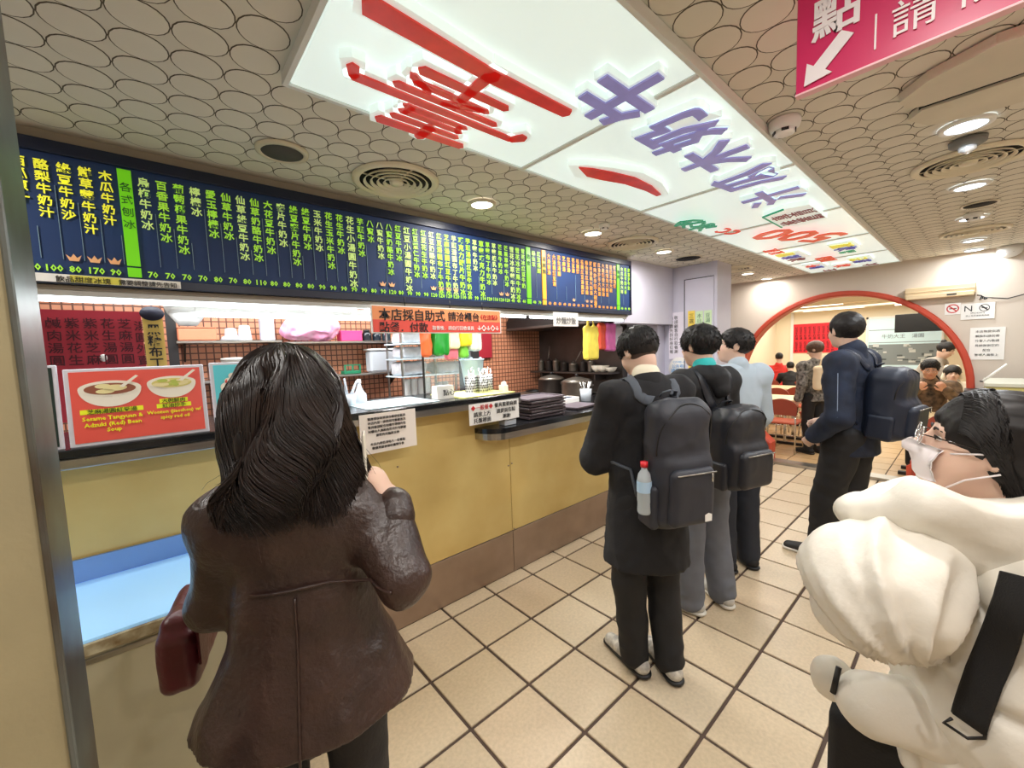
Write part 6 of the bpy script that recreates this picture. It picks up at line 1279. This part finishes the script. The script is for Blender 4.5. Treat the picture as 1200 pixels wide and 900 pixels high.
for sg in (-1, 1): MB().tube([p.hp(sg*.032+.024*math.cos(a), .110, .006+.017*math.sin(a)) for a in np.linspace(0, 6.2832, 16)], .0014, 5).build('glasses_rim', M_chrome, p.t)
hd = W(1114, 429, 5.9)
p = Person('seated woman in white hooded coat over black top behind the camouflage man', (hd[0]+.08, hd[1]), 190, 1.62, joints=seat_joints(1.66, hand_z=.9, hand_y=.34, lean=.05))
p.body(.011); p.face(); p.short_hair(300, .03, .010, grow=.014, fade=-.03, fringe=.018, mess=.1)
cm = p.top_prims(e=.04, hem=.48, sleeve=(.080, .072, .055)); solid('coat', cm, .013, mat('coat_ivory', (232, 222, 202), .7), p.t, folds(.009)); solid('black_top', [cap(p.J['chest']+A(0, .07, .0), p.J['neck']+A(0, .02, -.03), .085, .06, .02)], .011, M_blkc, p.t)
solid('hood', [cap(p.hp(-.09, -.03, -.06), p.hp(-.05, -.04, .10), .03, None, .03), cap(p.hp(-.05, -.04, .10), p.hp(.05, -.04, .10), .03, None, .03), cap(p.hp(.05, -.04, .10), p.hp(.09, -.03, -.06), .03, None, .03)], .011, MATS['coat_ivory'], p.t); solid('trousers', p.trouser_prims(.02), .015, M_bkt, p.t); p.shoes(M_blkc, M_rubber)
hd = W(1108, 410, 6.2)
p = Person('person in grey top bending over a table with dark hair tied in a small bun', (hd[0]+.1, hd[1]+.30), 262, 1.65, yaw=0, pitch=-25, joints=dict(waist=(0, .03, 1.02), chest=(0, .14, 1.19), neck=(0, .26, 1.34), head=(0, .34, 1.42), shL=(-.17, .22, 1.27), shR=(.17, .22, 1.27), elL=(-.20, .36, 1.05), wrL=(-.15, .45, .86), elR=(.20, .36, 1.05), wrR=(.15, .45, .86)))
p.J['head'] = p.local(hd); p.body(.012); p.face(); p.short_hair(300, .03, .010, grow=.006, fade=-.02, mess=.1); solid('hair_bun', [ell(p.hp(0, -.08, .115), (.035, .035, .032))], .010, M_hair, p.t, lambda V, N: .004*vnoise(V*60))
cm = p.top_prims(e=.028, hem=.86, sleeve=(.070, .062, .05)); solid('grey_top', cm, .013, mat('grey_knit', (158, 150, 140), .9), p.t, folds(.007)); solid('trousers', p.trouser_prims(.02), .015, M_bkt, p.t); p.shoes(M_blkc, M_rubber)
solid('black_apron', [cap(p.J['waist']+A(0, .06, -.05), p.J['chest']+A(0, .06, -.05), .13, .12, .03)], .013, M_blkc, p.t)
hd = W(955, 410, 6.0)
p = Person('woman with brown bob in black and white jacket standing in the hall', (hd[0], hd[1]), 60, 1.62, yaw=30, pitch=-20, lean=.06)
p.J['head'] = p.local(hd); p.J['neck'] = p.J['head']-A(0, .02, .15); p.body(.012); p.face(); p.short_hair(400, .03, .010, grow=.018, fade=-.045, mess=.1, m=mat('hair_brown', (84, 60, 46), .5))
cm = p.top_prims(e=.03, hem=.80, sleeve=(.072, .066, .052)); solid('patterned_jacket', cm, .012, mat('check_cloth', (150, 146, 140), .8, noise=.9, nscale=26, ncol=(24, 24, 24)), p.t, folds(.007)); solid('trousers', p.trouser_prims(.02), .015, M_bkt, p.t); p.shoes(M_blkc, M_rubber)
t = thing('tote_bag', 'cream shoulder bag hanging beside the woman in the patterned jacket', 'bag'); bw = W(966, 440, 5.75); t.location = tuple(bw); t.rotation_euler = (0, 0, R(-30)); solid('bag_body', [rbx((0, 0, -.03), (.15, .06, .17), .04)], .012, mat('tote_cream', (232, 214, 180), .7), t, folds(.006)); MB().tube([(-.08, 0, .13), (-.04, 0, .28), (.04, 0, .28), (.08, 0, .13)], .01, 6).build('handle', MATS['tote_cream'], t)
hd = W(913, 419, 10.0)
p = Person('seated person with black hair in a bright red vest, back turned, in the hall', (hd[0]-.05, hd[1]), 20, 1.7, joints=seat_joints(1.80))
p.J['head'] = p.local(hd); p.J['neck'] = p.J['head']-A(0, .03, .16)
p.body(.014); p.short_hair(200, .02, .012, fade=-.01, mess=.2); cm = p.top_prims(e=.05, hem=.50, sleeve=(.075, .068, .052)); solid('red_vest', cm, .014, mat('vest_red', (226, 50, 44), .7), p.t, folds(.008)); solid('trousers', p.trouser_prims(.02), .016, M_bkt, p.t); p.shoes(M_blkc, M_rubber)
hd = W(928, 429, 9.0)
p = Person('person in black leaning low beside the red vest in the hall', (hd[0], hd[1]), 20, 1.6, joints=seat_joints(1.62, lean=.2))
p.body(.014); p.face(); p.short_hair(200, .02, .012, fade=-.02, mess=.2); cm = p.top_prims(e=.03, hem=.47); solid('black_coat', cm, .014, M_blkc, p.t, folds(.008)); solid('trousers', p.trouser_prims(.02), .016, M_bkt, p.t); p.shoes(M_blkc, M_rubber)
